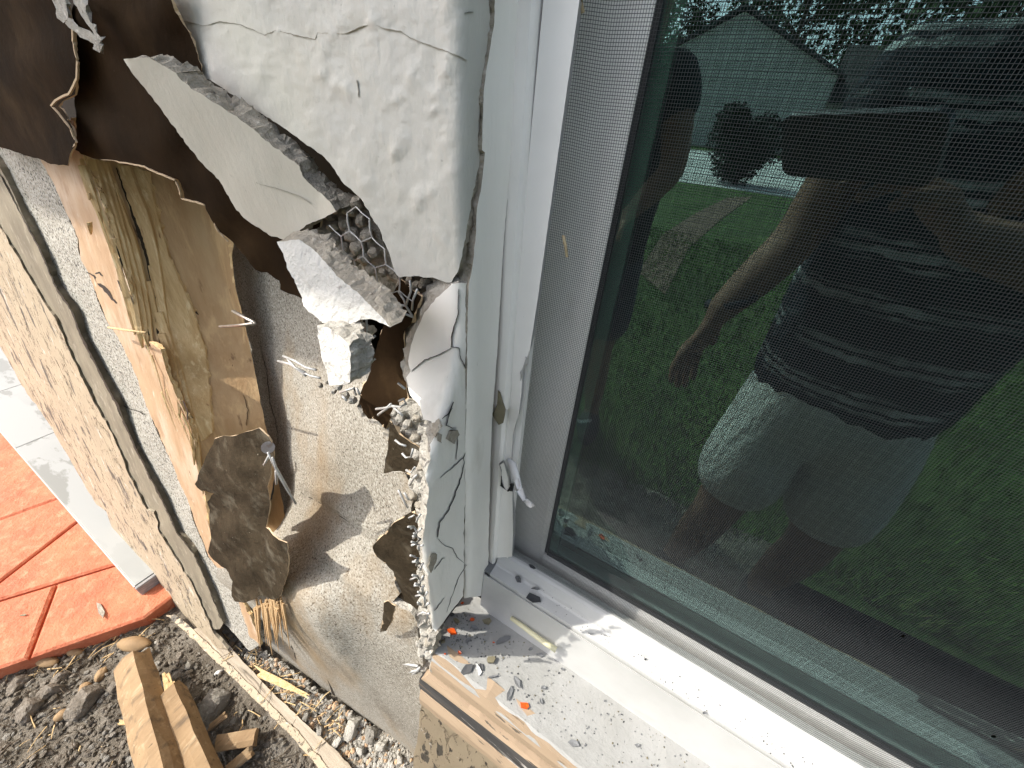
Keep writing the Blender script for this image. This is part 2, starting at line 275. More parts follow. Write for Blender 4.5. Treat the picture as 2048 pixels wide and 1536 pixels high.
def plate(name, out, surf, thick, mats, parent=None, grid=22, step=8, jag=2.0, seed=1, disp=0, dscale=25, back=None, holes=(), smooth=True, layers=4, ejit=.0016, warp=None, rag=0):
    """broken slab: traced outline laid on a real surface, real thickness, rough broken edges (material 1)"""
    ol = jagged(out, step, jag, seed); pts = [Vector(p) for p in ol]; n = len(pts)
    xs = [p.x for p in pts]; ys = [p.y for p in pts]
    rnd = random.Random(seed+99)
    gx = min(xs)+grid*.5
    def inside(x, y):
        c = False; j = n-1
        for i in range(n):
            if (pts[i].y > y) != (pts[j].y > y) and x < (pts[j].x-pts[i].x)*(y-pts[i].y)/(pts[j].y-pts[i].y)+pts[i].x: c = not c
            j = i
        return c
    allp = list(pts)
    x = gx
    while x < max(xs):
        y = min(ys)+grid*.5
        while y < max(ys):
            qx, qy = x+rnd.uniform(-.25, .25)*grid, y+rnd.uniform(-.25, .25)*grid
            if inside(qx, qy) and min((qx-p.x)**2+(qy-p.y)**2 for p in pts) > (grid*.35)**2: allp.append(Vector((qx, qy)))
            y += grid
        x += grid
    edges = [(i, (i+1) % n) for i in range(n)]
    vo, eo, fo, ov, oe, of = delaunay_2d_cdt(allp, edges, [], 1, 1e-5)
    bm = bmesh.new(); front = []
    for i, q in enumerate(vo):
        p = surf(q.x, q.y)
        if warp: p = p+warp(q.x, q.y)
        front.append(p)
    nf = Vector((0, 0, 0))
    fo = [f for f in fo if len(f) == 3]
    for f in fo: nf += (front[f[1]]-front[f[0]]).cross(front[f[2]]-front[f[0]])
    nf = nf.normalized() if nf.length > 0 else Vector((0, -1, 0))
    if nf.dot(EYE-front[0]) < 0: nf = -nf
    if disp: front = [p+nf*disp*noise.noise(p*dscale+Vector((seed, 0, 0))) for p in front]
    fv = [bm.verts.new(p) for p in front]
    for f in fo:
        try: q = bm.faces.new([fv[i] for i in f]); q.material_index = 0; q.smooth = smooth
        except ValueError: pass
    bvec = back if back is not None else -nf*thick
    # boundary loop -> rings
    bm.edges.ensure_lookup_table()
    bed = [e for e in bm.edges if len(e.link_faces) == 1]
    for e in bed: e.smooth = False
    rings = {}
    def ring(v, k):
        if (v, k) not in rings:
            j = Vector((rnd.uniform(-1, 1), rnd.uniform(-1, 1), rnd.uniform(-1, 1)))*ejit
            rings[(v, k)] = v if k == 0 else bm.verts.new(v.co+bvec*(k/layers)+(j*(.6 if k < layers else 1)+Vector(noise.noise_vector(v.co*90+Vector((k*.7, 0, 0))))*ejit*1.6))
        return rings[(v, k)]
    for e in bed:
        a, b = e.verts
        for k in range(layers):
            try: q = bm.faces.new((ring(a, k), ring(b, k), ring(b, k+1), ring(a, k+1))); q.material_index = 1 if len(mats) > 1 else 0
            except ValueError: pass
    bv = {}
    for f in fo:
        vs = []
        for i in f:
            v = fv[i]
            if (v, layers) in rings: vs.append(rings[(v, layers)])
            else:
                if v not in bv: bv[v] = bm.verts.new(v.co+bvec)
                vs.append(bv[v])
        try: q = bm.faces.new(vs[::-1]); q.material_index = min(len(mats)-1, 2)
        except ValueError: pass
    return obj(name, bm, mats, parent, recalc=True)
def rock(bm, c, r, seed=0, sub=2, squash=(1, 1, 1), rough=.35, rot=None):
    s = bmesh.ops.create_icosphere(bm, subdivisions=sub, radius=1)['verts']
    R = Matrix.Rotation(seed*1.3, 3, 'Z') @ Matrix.Rotation(seed*.7, 3, 'X') if rot is None else rot
    off = Vector((seed*3.7, seed*1.1, seed*2.9))
    for v in s:
        p = v.co.copy(); k = 1+rough*noise.noise(p*1.1+off)+rough*.5*noise.noise(p*2.7+off)
        p = p*k
        for ax in (Vector((1, .4, .2)), Vector((-.3, 1, .5)), Vector((.2, -.5, 1)), Vector((-1, -.6, .3))):
            a = ax.normalized(); dd = p.dot(R.transposed() @ a)
            if rough > .25 and dd > .72: p -= (R.transposed() @ a)*(dd-.72)*.8
        p = Vector((p.x*squash[0], p.y*squash[1], p.z*squash[2]))
        v.co = Vector(c) + (R @ p)*r
def base_of(*pts):
    xs = [p.x for p in pts]; ys = [p.y for p in pts]; zs = [p.z for p in pts]
    return Vector((sum(xs)/len(xs), sum(ys)/len(ys), min(zs)))
#@@SETTING@@
# ================================================================== SETTING: ground
def grid_sheet(name, x0, x1, y0, y1, nx, ny, zf, m, kind='structure'):
    bm = bmesh.new(); g = [[bm.verts.new((x0+(x1-x0)*i/nx, y0+(y1-y0)*j/ny, 0)) for j in range(ny+1)] for i in range(nx+1)]
    for r in g:
        for v in r: v.co.z = zf(v.co.x, v.co.y)
    for i in range(nx):
        for j in range(ny): bm.faces.new((g[i][j], g[i+1][j], g[i+1][j+1], g[i][j+1]))
    return tag(obj(name, bm, m, smooth=True), kind=kind)
def soil_z(x, y):
    p = Vector((x, y, 0))
    z = -.012+.014*noise.noise(p*9)+.011*noise.noise(p*24)+.007*abs(noise.noise(p*60))+.003*noise.noise(p*150)
    if y > -.33: z = min(z, -.004)
    return z
grid_sheet('soil', -1.9, .5, -1.0, .12, 300, 150, soil_z, M['soil'])
grid_sheet('lawn', -60, 60, -75, -.9, 60, 60, lambda x, y: -.03, M['lawn'])
# blades of the near lawn, one mass nobody could count
bm = bmesh.new(); rg = random.Random(3)
for _ in range(26000):
    y = -.95-5.2*rg.random()**1.7; x = rg.uniform(-2.6, 2.6); a = rg.uniform(0, 6.28); h = rg.uniform(.025, .065); wd = .0035+.001*(-y)
    p = Vector((x, y, -.03)); s = Vector((math.cos(a), math.sin(a), 0))*wd; tip = p+Vector((rg.uniform(-.03, .03), rg.uniform(-.03, .03), h))
    bm.faces.new((bm.verts.new(p-s), bm.verts.new(p+s), bm.verts.new(tip)))
tag(obj('grass', bm, M['blade'], recalc=False), 'green grass covering the lawn behind the photographer', 'grass', kind='stuff')

# red stamped concrete porch slab, cut by its stamped joints
zs = -1.262
def px2(p): v = hit_z(p[0], p[1], zs); return Vector((v.x, v.y))
def clip(poly, a, b, side):
    d = Vector((b.x-a.x, b.y-a.y)); n2 = Vector((-d.y, d.x))*side; res = []
    for i in range(len(poly)):
        p, q = poly[i], poly[(i+1) % len(poly)]; sp, sq = (p-a).dot(n2), (q-a).dot(n2)
        if sp >= 0: res.append(p)
        if sp*sq < 0: res.append(p+(q-p)*(sp/(sp-sq)))
    return res
def inset(poly, d):
    c = sum(poly, Vector((0, 0)))/len(poly); n = len(poly); A = sum(poly[i].x*poly[(i+1) % n].y-poly[(i+1) % n].x*poly[i].y for i in range(n)); s = 1 if A > 0 else -1; res = []
    for i in range(n):
        p0, p1, p2 = poly[i-1], poly[i], poly[(i+1) % n]
        e1 = (p1-p0); e2 = (p2-p1)
        if e1.length < 1e-6 or e2.length < 1e-6: continue
        e1.normalize(); e2.normalize(); n1 = Vector((-e1.y, e1.x))*s; n2_ = Vector((-e2.y, e2.x))*s
        b = n1+n2_; L = max(b.dot(n1), .35); res.append(p1+b*(d/L))
    return res
cr = px2((287, 1238)); fr0 = px2((0, 1338))
dirf = (fr0-cr).normalized()
slab = [cr, cr+Vector((0.0, .30)), Vector((-5.0, .02)), Vector((-5.0, cr.y-2.4)), cr+dirf*2.3]
pieces = [slab]
def cut(a, b, only=None):
    global pieces
    A_, B_ = px2(a), px2(b); out = []
    for i, q in enumerate(pieces):
        l, r = clip(q, A_, B_, 1), clip(q, A_, B_, -1)
        if len(l) > 2 and len(r) > 2 and (only is None or only(sum(q, Vector((0, 0)))/len(q))): out += [l, r]
        else: out.append(q)
    pieces = out
cut((0, 1200), (197, 1140)); cut((0, 1162), (123, 1067)); cut((0, 1039), (80, 1010))
lnA, lnB = px2((0, 1200)), px2((197, 1140))
sd = lambda c: (lnB.x-lnA.x)*(c.y-lnA.y)-(lnB.y-lnA.y)*(c.x-lnA.x)
ref = sd(px2((150, 1260)))
cut((110, 1174), (57, 1314), lambda c: sd(c)*ref > 0)
bm = bmesh.new()
for q in pieces:
    a, b = inset(q, .0035), inset(q, .010)
    if len(a) != len(b): continue
    lo = [bm.verts.new((p.x, p.y, H+zs-.014)) for p in a]; md = [bm.verts.new((p.x, p.y, H+zs-.005)) for p in a]; tp = [bm.verts.new((p.x, p.y, H+zs)) for p in b]
    n = len(a)
    for i in range(n):
        j = (i+1) % n
        bm.faces.new((lo[i], lo[j], md[j], md[i])); bm.faces.new((md[i], md[j], tp[j], tp[i]))
    bm.faces.new(tp)
s2 = inset(slab, .006)
lo = [bm.verts.new((p.x, p.y, H-1.37)) for p in s2]; hi = [bm.verts.new((p.x, p.y, H+zs-.0125)) for p in s2]
for i in range(len(s2)): bm.faces.new((lo[i], lo[(i+1) % len(s2)], hi[(i+1) % len(s2)], hi[i]))
bm.faces.new(hi)
tag(obj('porch_slab', bm, M['red']), kind='structure')
# marble threshold beside it
tz = -1.222; tc0 = hit_z(268, 1176, tz); ty0 = tc0.y; tx1 = tc0.x
th = empty('marble_threshold', (-2.0, ty0+.1, H-1.26), 'pale veined marble threshold with a pinkish cut edge beside the red slab', 'threshold')
edges_px = [tx1, hit_z(75, 838+40, tz).x, hit_z(8, 780, tz).x, -4.2]
for i in range(3):
    bm = bmesh.new(); bx(bm, (edges_px[i+1]+.0015, ty0+.004, tz-.012), (edges_px[i]-(.001 if i else .006), ty0+.42, tz), 0, .0015); obj('tile', bm, M['marble'], th)
box('cut_edge', (-4.2, ty0, tz-.06), (tx1-.004, ty0+.0035, tz-.001), M['marble_edge'], th)
bm = bmesh.new(); bx(bm, (tx1-.005, ty0+.001, tz-.075), (tx1+.006, ty0+.20, tz-.002), 0, .003); obj('tile_end', bm, M['tile_end'], th)
box('mortar_bed', (-4.2, ty0+.006, tz-.10), (tx1-.006, ty0+.42, tz-.013), M['mortar'], th)

# ================================================================== HOUSE WALL
wall = empty('house_wall', (0, 0, H-1.3), 'off white painted stucco house wall broken open beside the window', 'wall')
gapL = [(975, -6), (985, 50), (979, 93), (967, 147), (960, 183), (959, 250), (960, 300), (959, 333), (952, 363), (942, 410), (932, 467), (925, 512), (919, 535)]
gapR = [(990, -6), (990, 45), (982, 98), (974, 143), (968, 190), (964, 250), (963, 300), (969, 305), (963, 370), (954, 417), (950, 483), (943, 540), (938, 562)]
top = lambda x, y=-.10, z=.11: proj(x, y, z)
mp = [(205, 2), (215, 12), (240, 60), (265, 92), (300, 102), (330, 112), (390, 145), (430, 165), (480, 200), (512, 220), (560, 250), (610, 285), (650, 315), (670, 340), (690, 368), (703, 378), (728, 405), (740, 430), (755, 450), (765, 480), (778, 505), (785, 530), (793, 548), (800, 555), (829, 552), (865, 555), (902, 565)] + gapL[::-1] + [top(-.154), top(-.62)]
SF = S_corner(-.10, -.152)
LMP = []; rl_ = random.Random(21)
for ln, nn, sp in (([(700, 15), (660, 70), (640, 150), (690, 185)], 26, 16), ([(740, 30), (735, 60)], 7, 14), ([(835, 125), (800, 200), (805, 290), (775, 325)], 34, 14), ([(900, 115), (872, 180), (860, 280)], 22, 12), ([(690, 165), (720, 225), (705, 300)], 12, 12), ([(800, 350), (805, 450), (840, 400), (900, 330)], 22, 12), ([(720, 330), (750, 390)], 9, 14), ([(560, 50), (600, 190)], 8, 20), ([(880, 450), (890, 530)], 8, 10), ([(430, 40), (560, 150)], 6, 30)):
    for i in range(nn):
        t = rl_.random()*(len(ln)-1); k = min(int(t), len(ln)-2); f = t-k
        LMP.append((ln[k][0]+(ln[k+1][0]-ln[k][0])*f+rl_.gauss(0, sp*.5), ln[k][1]+(ln[k+1][1]-ln[k][1])*f+rl_.gauss(0, sp*.6), rl_.uniform(4, 13), rl_.uniform(.00015, .0007), rl_.uniform(.5, 1.1)))
def lumps(px, py):
    h = 0
    for x, y, r, a, e in LMP:
        dx, dy = (px-x)/r, (py-y)/(r/e)
        q = dx*dx+dy*dy
        if q < 5: h += a*math.exp(-q)
    q = Vector((px*.011, py*.007, 3.3)); h += .0020*max(0, noise.noise(q)-.05)+.0005*noise.noise(Vector((px*.035, py*.022, 5)))+.0005*noise.noise(Vector((px*.12, py*.09, 9)))
    return Vector((0, -1, 0))*h
plate('stucco_face', mp, SF, .022, [M['stucco'], M['mortar']], wall, grid=7, jag=2.2, seed=4, back=Vector((-.003, .022, .002)), warp=lumps)
# plain wall above and around the opening
box('stucco_face', (-.62, -.098, .112), (-.156, .06, 1.02), M['stucco'], wall)
box('stucco_face', (-1.45, -.098, .30), (-.622, .06, 1.02), M['stucco'], wall)
box('stucco_face', (1.12, -.10, -1.3), (2.6, .06, 1.02), M['stucco'], wall)
box('stucco_face', (-.154, -.10, .80), (1.118, .06, 1.02), M['stucco'], wall)
# window reveal
jr = gapR + [(936, 600), (934, 700), (932, 800), (930, 900), (929, 1000), (928, 1100), (927, 1196), (975, 1190)]
jr += [(975, 1190), (984, 850), (1007, 500), (1041, 0), (1041.5, -6)]
jr = [p for i, p in enumerate(jr) if i == 0 or p != jr[i-1]]
plate('window_reveal', jr, S_corner(-.098, -.149, .016), .014, [M['stucco_smooth'], M['mortar']], wall, grid=13, jag=.8, step=10, seed=8, back=Vector((-.016, .003, 0)), warp=lambda x, y: Vector((.0012*noise.noise(Vector((x*.02, y*.005, 2))), 0, 0)))
box('window_reveal', (-.185, -.096, .062), (-.1495, -.035, .80), M['stucco_smooth'], wall)
box('gap_shade_core', (-.20, -.060, -.60), (-.170, .05, .8), M['cavity'], wall)  # dark colour stands in for shade inside the open gap
# sloping ledge below the window
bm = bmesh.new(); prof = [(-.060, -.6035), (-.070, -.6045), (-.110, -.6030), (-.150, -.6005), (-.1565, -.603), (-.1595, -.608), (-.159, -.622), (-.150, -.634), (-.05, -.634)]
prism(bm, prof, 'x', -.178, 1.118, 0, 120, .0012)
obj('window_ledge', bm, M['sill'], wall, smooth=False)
for f in wall.children[-1].data.polygons: f.use_smooth = abs(f.normal.x) < .5
# tan boards and peeling timber under the ledge, in the plane that leans out to the foot
LW = lambda off=0: S_p(-.1585+.215*.61+off, .215)
far = 1.0
def band(name, p0, p1, q0, q1, off, th, m, ext=0):
    """strip between line p0-p1 (upper) and q0-q1 (lower) in photo, carried on along the wall"""
    s = LW(off)
    bm = bmesh.new(); vs = []
    N = 70
    A0, A1, B0, B1 = s(*p0), s(*p1), s(*q0), s(*q1)
    dA, dB = (A1-A0), (B1-B0)
    rows = []
    for i in range(N+1):
        x = -.0+i/N
        xa = A0.x+(1.05-A0.x)*x; xb = B0.x+(1.05-B0.x)*x
        a = A0+dA*((xa-A0.x)/dA.x); b = B0+dB*((xb-B0.x)/dB.x)
        b.z = min(b.z, a.z-.0008)
        ja = Vector((0, noise.noise(Vector((xa*30, off*99, 1)))*.0012, noise.noise(Vector((xa*45, 3, off*99)))*.0022)); jb = Vector((0, noise.noise(Vector((xb*30, off*99, 7)))*.0012, noise.noise(Vector((xb*45, 9, off*99)))*.0022))
        mid = (a+b)/2+Vector((0, -.0022, .0008))
        k = Vector((0, th, 0))
        rows.append([bm.verts.new(p) for p in (a+ja+k, a+ja, mid, b+jb, b+jb+k)])
    for i in range(N):
        for j in range(5): bm.faces.new((rows[i][j], rows[i][(j+1) % 5], rows[i+1][(j+1) % 5], rows[i+1][j]))
    bm.faces.new(rows[0][::-1]); bm.faces.new(rows[-1])
    return obj(name, bm, m, wall)
band('trim_board', (865, 1311), (1144, 1535), (861, 1347), (1098, 1529), .0, .02, M['tan_clean'])
band('groove', (861, 1346), (1098, 1528), (854, 1352), (1079, 1532), .006, .01, M['cavity'])
band('trim_board', (854, 1351), (1079, 1531), (839, 1358), (1061, 1526), -.002, .012, M['tan_clean'])
band('peeling_board', (839, 1357), (1061, 1525), (841, 1380), (1023, 1526), -.004, .02, M['black_peel'])
band('trim_board', (841, 1380), (1023, 1527), (840, 1408), (996, 1533), -.006, .02, M['tan_clean'])
# tan wall face under the trim down to the soil
bm = bmesh.new(); s = LW(0); a0 = s(842, 1404); N = 60
x0 = a0.x; ztop = a0.z-H
rows = []
for i in range(N+1):
    x = x0+(1.118-x0)*(i/N)**1.5; col = []
    for j in range(15):
        z = ztop+.012+(-1.32-ztop-.012)*j/14; y = -.1565+.215*(z+.61)
        col.append(bm.verts.new((x+(.006*noise.noise(Vector((1, z*30, 0))) if i == 0 else 0), y, H+z)))
    rows.append(col)
for i in range(N):
    for j in range(14): bm.faces.new((rows[i][j], rows[i+1][j], rows[i+1][j+1], rows[i][j+1]))
r = bmesh.ops.solidify(bm, geom=bm.faces[:], thickness=-.02)
obj('lower_wall', bm, M['tan'], wall)
# dark wall cavity behind the broken boards
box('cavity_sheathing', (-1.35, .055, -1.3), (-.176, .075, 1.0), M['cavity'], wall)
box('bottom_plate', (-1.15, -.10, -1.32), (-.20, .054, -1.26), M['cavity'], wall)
# unseen roof overhang, added and sized to shade the upper wall
SHADE_EAVE = (1.14, -0.80)
bm = bmesh.new(); bx(bm, (-3.6, SHADE_EAVE[1], SHADE_EAVE[0]), (-.5, .055, SHADE_EAVE[0]+.03)); obj('shade_soffit', bm, M['vinyl'], wall)
bm = bmesh.new(); prism(bm, [(SHADE_EAVE[1]-.03, SHADE_EAVE[0]-.02), (SHADE_EAVE[1]-.002, SHADE_EAVE[0]-.02), (SHADE_EAVE[1]-.002, SHADE_EAVE[0]+.16), (SHADE_EAVE[1]-.03, SHADE_EAVE[0]+.16)], 'x', -3.6, -.5); obj('shade_fascia', bm, M['vinyl'], wall)
bm = bmesh.new(); prism(bm, [(SHADE_EAVE[1]-.05, SHADE_EAVE[0]+.165), (.5, SHADE_EAVE[0]+.75), (.5, SHADE_EAVE[0]+.80), (SHADE_EAVE[1]-.05, SHADE_EAVE[0]+.20)], 'x', -3.7, -.42); obj('roof', bm, M['roof'], wall)  # added with the overhang; stops short to leave open sky over the window
box('stucco_face', (-1.45, -.09, 1.021), (2.6, .04, 1.139), M['stucco'], wall)
# room behind the window
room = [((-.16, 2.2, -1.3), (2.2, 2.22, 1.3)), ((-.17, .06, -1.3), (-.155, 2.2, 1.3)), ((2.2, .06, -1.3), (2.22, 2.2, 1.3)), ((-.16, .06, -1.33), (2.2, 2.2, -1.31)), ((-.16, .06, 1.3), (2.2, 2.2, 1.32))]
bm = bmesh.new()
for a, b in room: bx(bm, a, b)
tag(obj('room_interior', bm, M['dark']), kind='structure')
box('porch_wall', (-4.2, ty0+.43, -1.3), (-1.45, ty0+.50, 1.0), M['tan_clean']); tag(bpy.data.objects['porch_wall'], 'beige porch wall behind the marble threshold', 'wall')
box('stucco_face', (1.118, .056, -1.3), (2.6, .075, 1.0), M['dark'], wall)

# ================================================================== WINDOW
win = empty('sliding_window', (.48, -.03, H-.61), 'white vinyl sliding window with a dented grey insect screen', 'window')
XR = 1.115
# fixed frame, left side: flange, crevice, then the dented lip of the screen frame
bm = bmesh.new(); prism(bm, [(-.160, -.030), (-.160, -.0515), (-.147, -.053), (-.1405, -.053), (-.1392, -.050), (-.1392, -.03), (-.137, -.026), (-.137, -.004), (-.159, -.004)], 'z', -.235, .80); obj('frame_jamb', bm, M['vinyl'], win)
bm = bmesh.new(); prism(bm, [(-.160, -.030), (-.160, -.0475), (-.1440, -.049), (-.1418, -.046), (-.1418, -.03), (-.138, -.022), (-.138, -.004), (-.159, -.004)], 'z', -.515, -.237, 0, 14, .0012); obj('frame_jamb', bm, M['vinyl'], win)
lipo = [(1087, -4), (1040, 500), (1024, 640), (1010, 780), (1001, 870), (991, 990), (988, 1115), (1006, 1119), (1023, 1115), (1025, 1070), (1024, 987), (1021, 960), (1020, 930), (1021, 911), (1025, 873), (1031, 850), (1040, 828), (1045, 785), (1046, 752), (1049, 728), (1060, 700), (1075, 600), (1089, 500), (1159, 0), (1159.5, -4)]
def lipw(px, py):
    k = max(0, min(1, (py-700)/160)); return Vector((0, .004*k*math.sin((px-990)/12), 0))
lp = plate('screen_frame_lip', lipo, S_y(-.045), .012, [M['vinyl'], M['alu']], win, grid=9, jag=.3, step=14, seed=3, back=Vector((-.004, .013, 0)), warp=lipw, ejit=.0002)
xl = hit_y(1087, -4, -.045).x; xr_ = hit_y(1159, -4, -.045).x
z0 = hit_y(1087, -4, -.045).z-H
bm = bmesh.new(); bx(bm, (xl, -.045, z0+.001), (xr_, -.032, .80), 0, .001); obj('screen_frame_lip', bm, M['vinyl'], win)
bm = bmesh.new(); bx(bm, (-.1385, -.0375, -.50), (-.127, -.0315, .8)); obj('screen_frame', bm, M['vinyl'], win)
# torn ribbon of screen frame curling out near the sill
rib = [(1013, 918, -.050), (1022, 930, -.060), (1027, 955, -.066), (1034, 980, -.068), (1046, 1000, -.072), (1056, 1010, -.076), (1062, 1015, -.078)]
wd = [5, 10, 13, 11, 7, 9, 8]
bm = bmesh.new(); rows = []
for (px, py, y), q in zip(rib, wd):
    a = hit_y(px-q*.2, py+q*.15, y-.002); b = hit_y(px+q*.8, py-q*.45, y+.003); k = Vector((.0006, .0008, 0))
    rows.append([bm.verts.new(p) for p in (a, b, b+k, a+k)])
for i in range(len(rows)-1):
    for j in range(4): bm.faces.new((rows[i][j], rows[i][(j+1) % 4], rows[i+1][(j+1) % 4], rows[i+1][j]))
bm.faces.new(rows[0]); bm.faces.new(rows[-1][::-1])
obj('torn_frame_ribbon', bm, M['flake_white'], win, smooth=True)
# the punched hole with a bent tongue beside it
hole = [(996, 953), (1000, 958), (1004, 952), (1008, 962), (1012, 975), (1024, 966), (1027, 972), (1023, 980), (1015, 983), (1006, 976), (995, 967)]
plate('punched_hole', hole, S_y(-.0462), .001, [M['gasket']], win, jag=.6, grid=8)
tng = [(999, 930), (1008, 925), (1013, 940), (1016, 960), (1018, 975), (1014, 982), (1008, 972), (1004, 955)]
plate('bent_tongue', tng, S_y(-.050), .0012, [M['vinyl'], M['alu']], win, jag=.6, grid=8)
# bottom track and sill fascia
bm = bmesh.new(); prism(bm, [(-.028, -.497), (-.034, -.4975), (-.0375, -.4995), (-.043, -.509), (-.0445, -.5145), (-.0465, -.5165), (-.056, -.5175), (-.0600, -.5180), (-.0605, -.5205), (-.0605, -.54), (-.012, -.54), (-.012, -.515), (-.028, -.513)], 'x', -.1405, XR); obj('bottom_track', bm, M['vinyl_sun_dimmed'], win)
bm = bmesh.new(); prism(bm, [(-.0615, -.5235), (-.0630, -.523), (-.0705, -.6065), (-.0705, -.6125), (-.03, -.6125), (-.03, -.5405), (-.0595, -.5405)], 'x', -.1485, XR); obj('sill_fascia', bm, M['vinyl_sun_dimmed'], win)
bm = bmesh.new(); bx(bm, (-.152, -.0610, -.5195), (-.1405, -.006, -.5160), 0, .0006); obj('corner_shim', bm, M['flake'], win)
# sash: white frame round the glass, seen through the screen
gx, gz = -.0845, -.4965
bm = bmesh.new(); prism(bm, [(-.150, -.007), (gx-.010, -.007), (gx-.004, -.004), (gx-.004, .03), (-.150, .03)], 'z', -.56, .80); sash = obj('sash_frame', bm, M['vinyl'], win)
bm = bmesh.new(); prism(bm, [(-.007, -.56), (-.007, gz-.010), (-.004, gz-.004), (.03, gz-.004), (.03, -.56)], 'x', gx-.0035, XR); obj('sash_frame', bm, M['vinyl'], win)
for bxx in (((gx-.0038, -.003, gz), (gx, .0005, .80)), ((gx, -.003, gz-.0038), (XR, .0005, gz))): box('gasket', *bxx, M['gasket'], sash)
bm = bmesh.new(); bx(bm, (gx-.004, .001, gz-.004), (XR, .0045, .80)); gp_ = obj('glass_pane', bm, [M['clear'], M['glass']], win)
for f in gp_.data.polygons: f.material_index = 1 if f.normal.y < -.9 else 0
bm = bmesh.new(); bx(bm, (gx-.004, .0165, gz-.004), (XR, .020, .80)); obj('glass_pane', bm, M['clear'], win)
bm = bmesh.new(); bx(bm, (gx-.003, .005, gz-.003), (gx+.0105, .016, .80)); bx(bm, (gx+.011, .005, gz-.003), (XR, .016, gz+.004)); obj('spacer_bar', bm, M['spacer'], win)
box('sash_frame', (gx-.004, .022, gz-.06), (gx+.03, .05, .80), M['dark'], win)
# insect screen: woven strands, slightly slack near the frame
def slack(x, z):
    e = math.exp(-((x+.125)/.018)**2) if x > -.14 else 0
    e2 = math.exp(-((z+.50)/.016)**2)
    return Vector((.0007*noise.noise(Vector((x*5, z*9, 1))), .0015*noise.noise(Vector((x*7, z*7, 4)))-.001*e, .0010*noise.noise(Vector((x*8, z*3, 9)))+.0030*e*(1-abs(math.sin(z*3)))-.0008*e2*math.sin(x*40)))
bm = bmesh.new(); X0, X1, Z0, Z1, PX, PZ, R = -.1265, .62, -.503, .16, .00150, .00166, .00013
def strand(pts, r):
    prev = None
    for p, d in pts:
        a = Vector((0, -r, 0)); b = d*r
        cur = [bm.verts.new(p+a*.9), bm.verts.new(p+b+Vector((0, r*.5, 0))), bm.verts.new(p-b+Vector((0, r*.5, 0)))]
        if prev:
            for j in range(3): bm.faces.new((prev[j], prev[(j+1) % 3], cur[(j+1) % 3], cur[j]))
        prev = cur
nx = int((X1-X0)/PX); nz = int((Z1-Z0)/PZ); ex, ez = Vector((1, 0, 0)), Vector((0, 0, 1))
for i in range(nx+1):
    x = X0+i*PX; strand([(Vector((x, -.030, H+z))+slack(x, z), ex) for z in (Z0+(Z1-Z0)*k/24 for k in range(25))], R)
for i in range(nz+1):
    z = Z0+i*PZ; strand([(Vector((x, -.0303, H+z))+slack(x, z), ez) for x in [X0+.0035*k for k in range(8)]+[X0+.0245+(X1-X0-.0245)*(k+1)/22 for k in range(22)]], R)
obj('insect_screen', bm, M['wire_screen'], win, recalc=False)
# ================================================================== BROKEN SLABS
plo = [(248, 118), (300, 115), (347, 143), (383, 177), (433, 207), (467, 230), (512, 263), (552, 297), (599, 333), (605, 353), (622, 370), (635, 383), (659, 403), (672, 423), (645, 437), (612, 450), (592, 470), (572, 480), (542, 473), (512, 453), (503, 447), (473, 420), (450, 383), (437, 360), (400, 323), (377, 293), (333, 233), (307, 197), (277, 160), (263, 143)]
SL = lambda px, py: hit_y(px, py, -.103-.040*max(0, min(1, (640-px)/380)))
o = plate('stucco_slab', plo, SL, .022, [M['stucco_beige'], M['mortar']], None, grid=20, jag=1.8, seed=11, back=Vector((-.003, .0175, .003)), disp=.0012, step=6, ejit=.0017)
tag(o, 'large smooth beige stucco slab hanging loose above the splintered stud', 'stucco slab')
mid = [(552, 483), (575, 481), (598, 479), (616, 492), (639, 512), (655, 529), (679, 555), (712, 582), (745, 615), (769, 640), (779, 654), (759, 645), (742, 638), (719, 639), (703, 644), (693, 654), (688, 674), (669, 665), (649, 649), (625, 630), (605, 612), (597, 589), (582, 549), (565, 512)]
SM = lambda px, py: hit_y(px, py, -.122-.030*max(0, min(1, (py-480)/180))-.004*max(0, min(1, (690-px)/120)))
o = plate('stucco_slab', mid, SM, .022, [M['stucco_rough'], M['mortar']], None, grid=14, jag=1.8, seed=12, back=Vector((.001, .0155, .005)), disp=.003, dscale=45, step=5, ejit=.0017)
tag(o, 'rough white stucco slab half in sunlight with a bitten lower end', 'stucco slab')
blk = [(634, 650), (655, 655), (672, 668), (694, 684), (699, 692), (699, 728), (698, 765), (687, 770), (659, 771), (652, 750), (645, 725), (639, 682)]
SK = lambda px, py: hit_y(px, py, -.160-.012*(py-650)/120-.005*(px-640)/60)
o = plate('stucco_chunk', blk, SK, .022, [M['stucco_rough'], M['mortar_pale']], None, grid=12, jag=1.3, seed=13, back=Vector((.002, .017, .001)), disp=.0016, dscale=60, step=5, ejit=.0017)
tag(o, 'small bright stucco chunk dangling below the rough slab', 'stucco chunk')
rp = [(919, 566), (905, 568), (879, 592), (862, 609), (845, 635), (829, 669), (822, 690), (816, 722), (821, 742), (812, 755), (820, 790), (839, 812), (846, 838), (862, 842), (872, 865), (860, 890), (862, 922), (850, 950), (858, 978), (852, 1034), (845, 1091), (845, 1134), (855, 1151), (859, 1184), (859, 1217), (865, 1257), (872, 1264), (889, 1243), (910, 1214), (927, 1192), (928, 1100), (929, 1000), (931, 900), (933, 800), (935, 700), (937, 600), (938, 566)]
def rpy(px, py):
    s = max(0, min(1, (py-640)/420)); s = s*s*(3-2*s); return -.100-.056*s
SR = S_corner(rpy, -.153, .010)
rpl = plate('stucco_slab', rp, SR, .02, [M['stucco_smooth'], M['mortar_pale']], None, grid=13, jag=1.6, seed=14, back=Vector((-.017, .012, .002)), disp=.0012, ejit=.0016)
tag(rpl, 'tall narrow cracked stucco panel wedged beside the window corner', 'stucco slab')
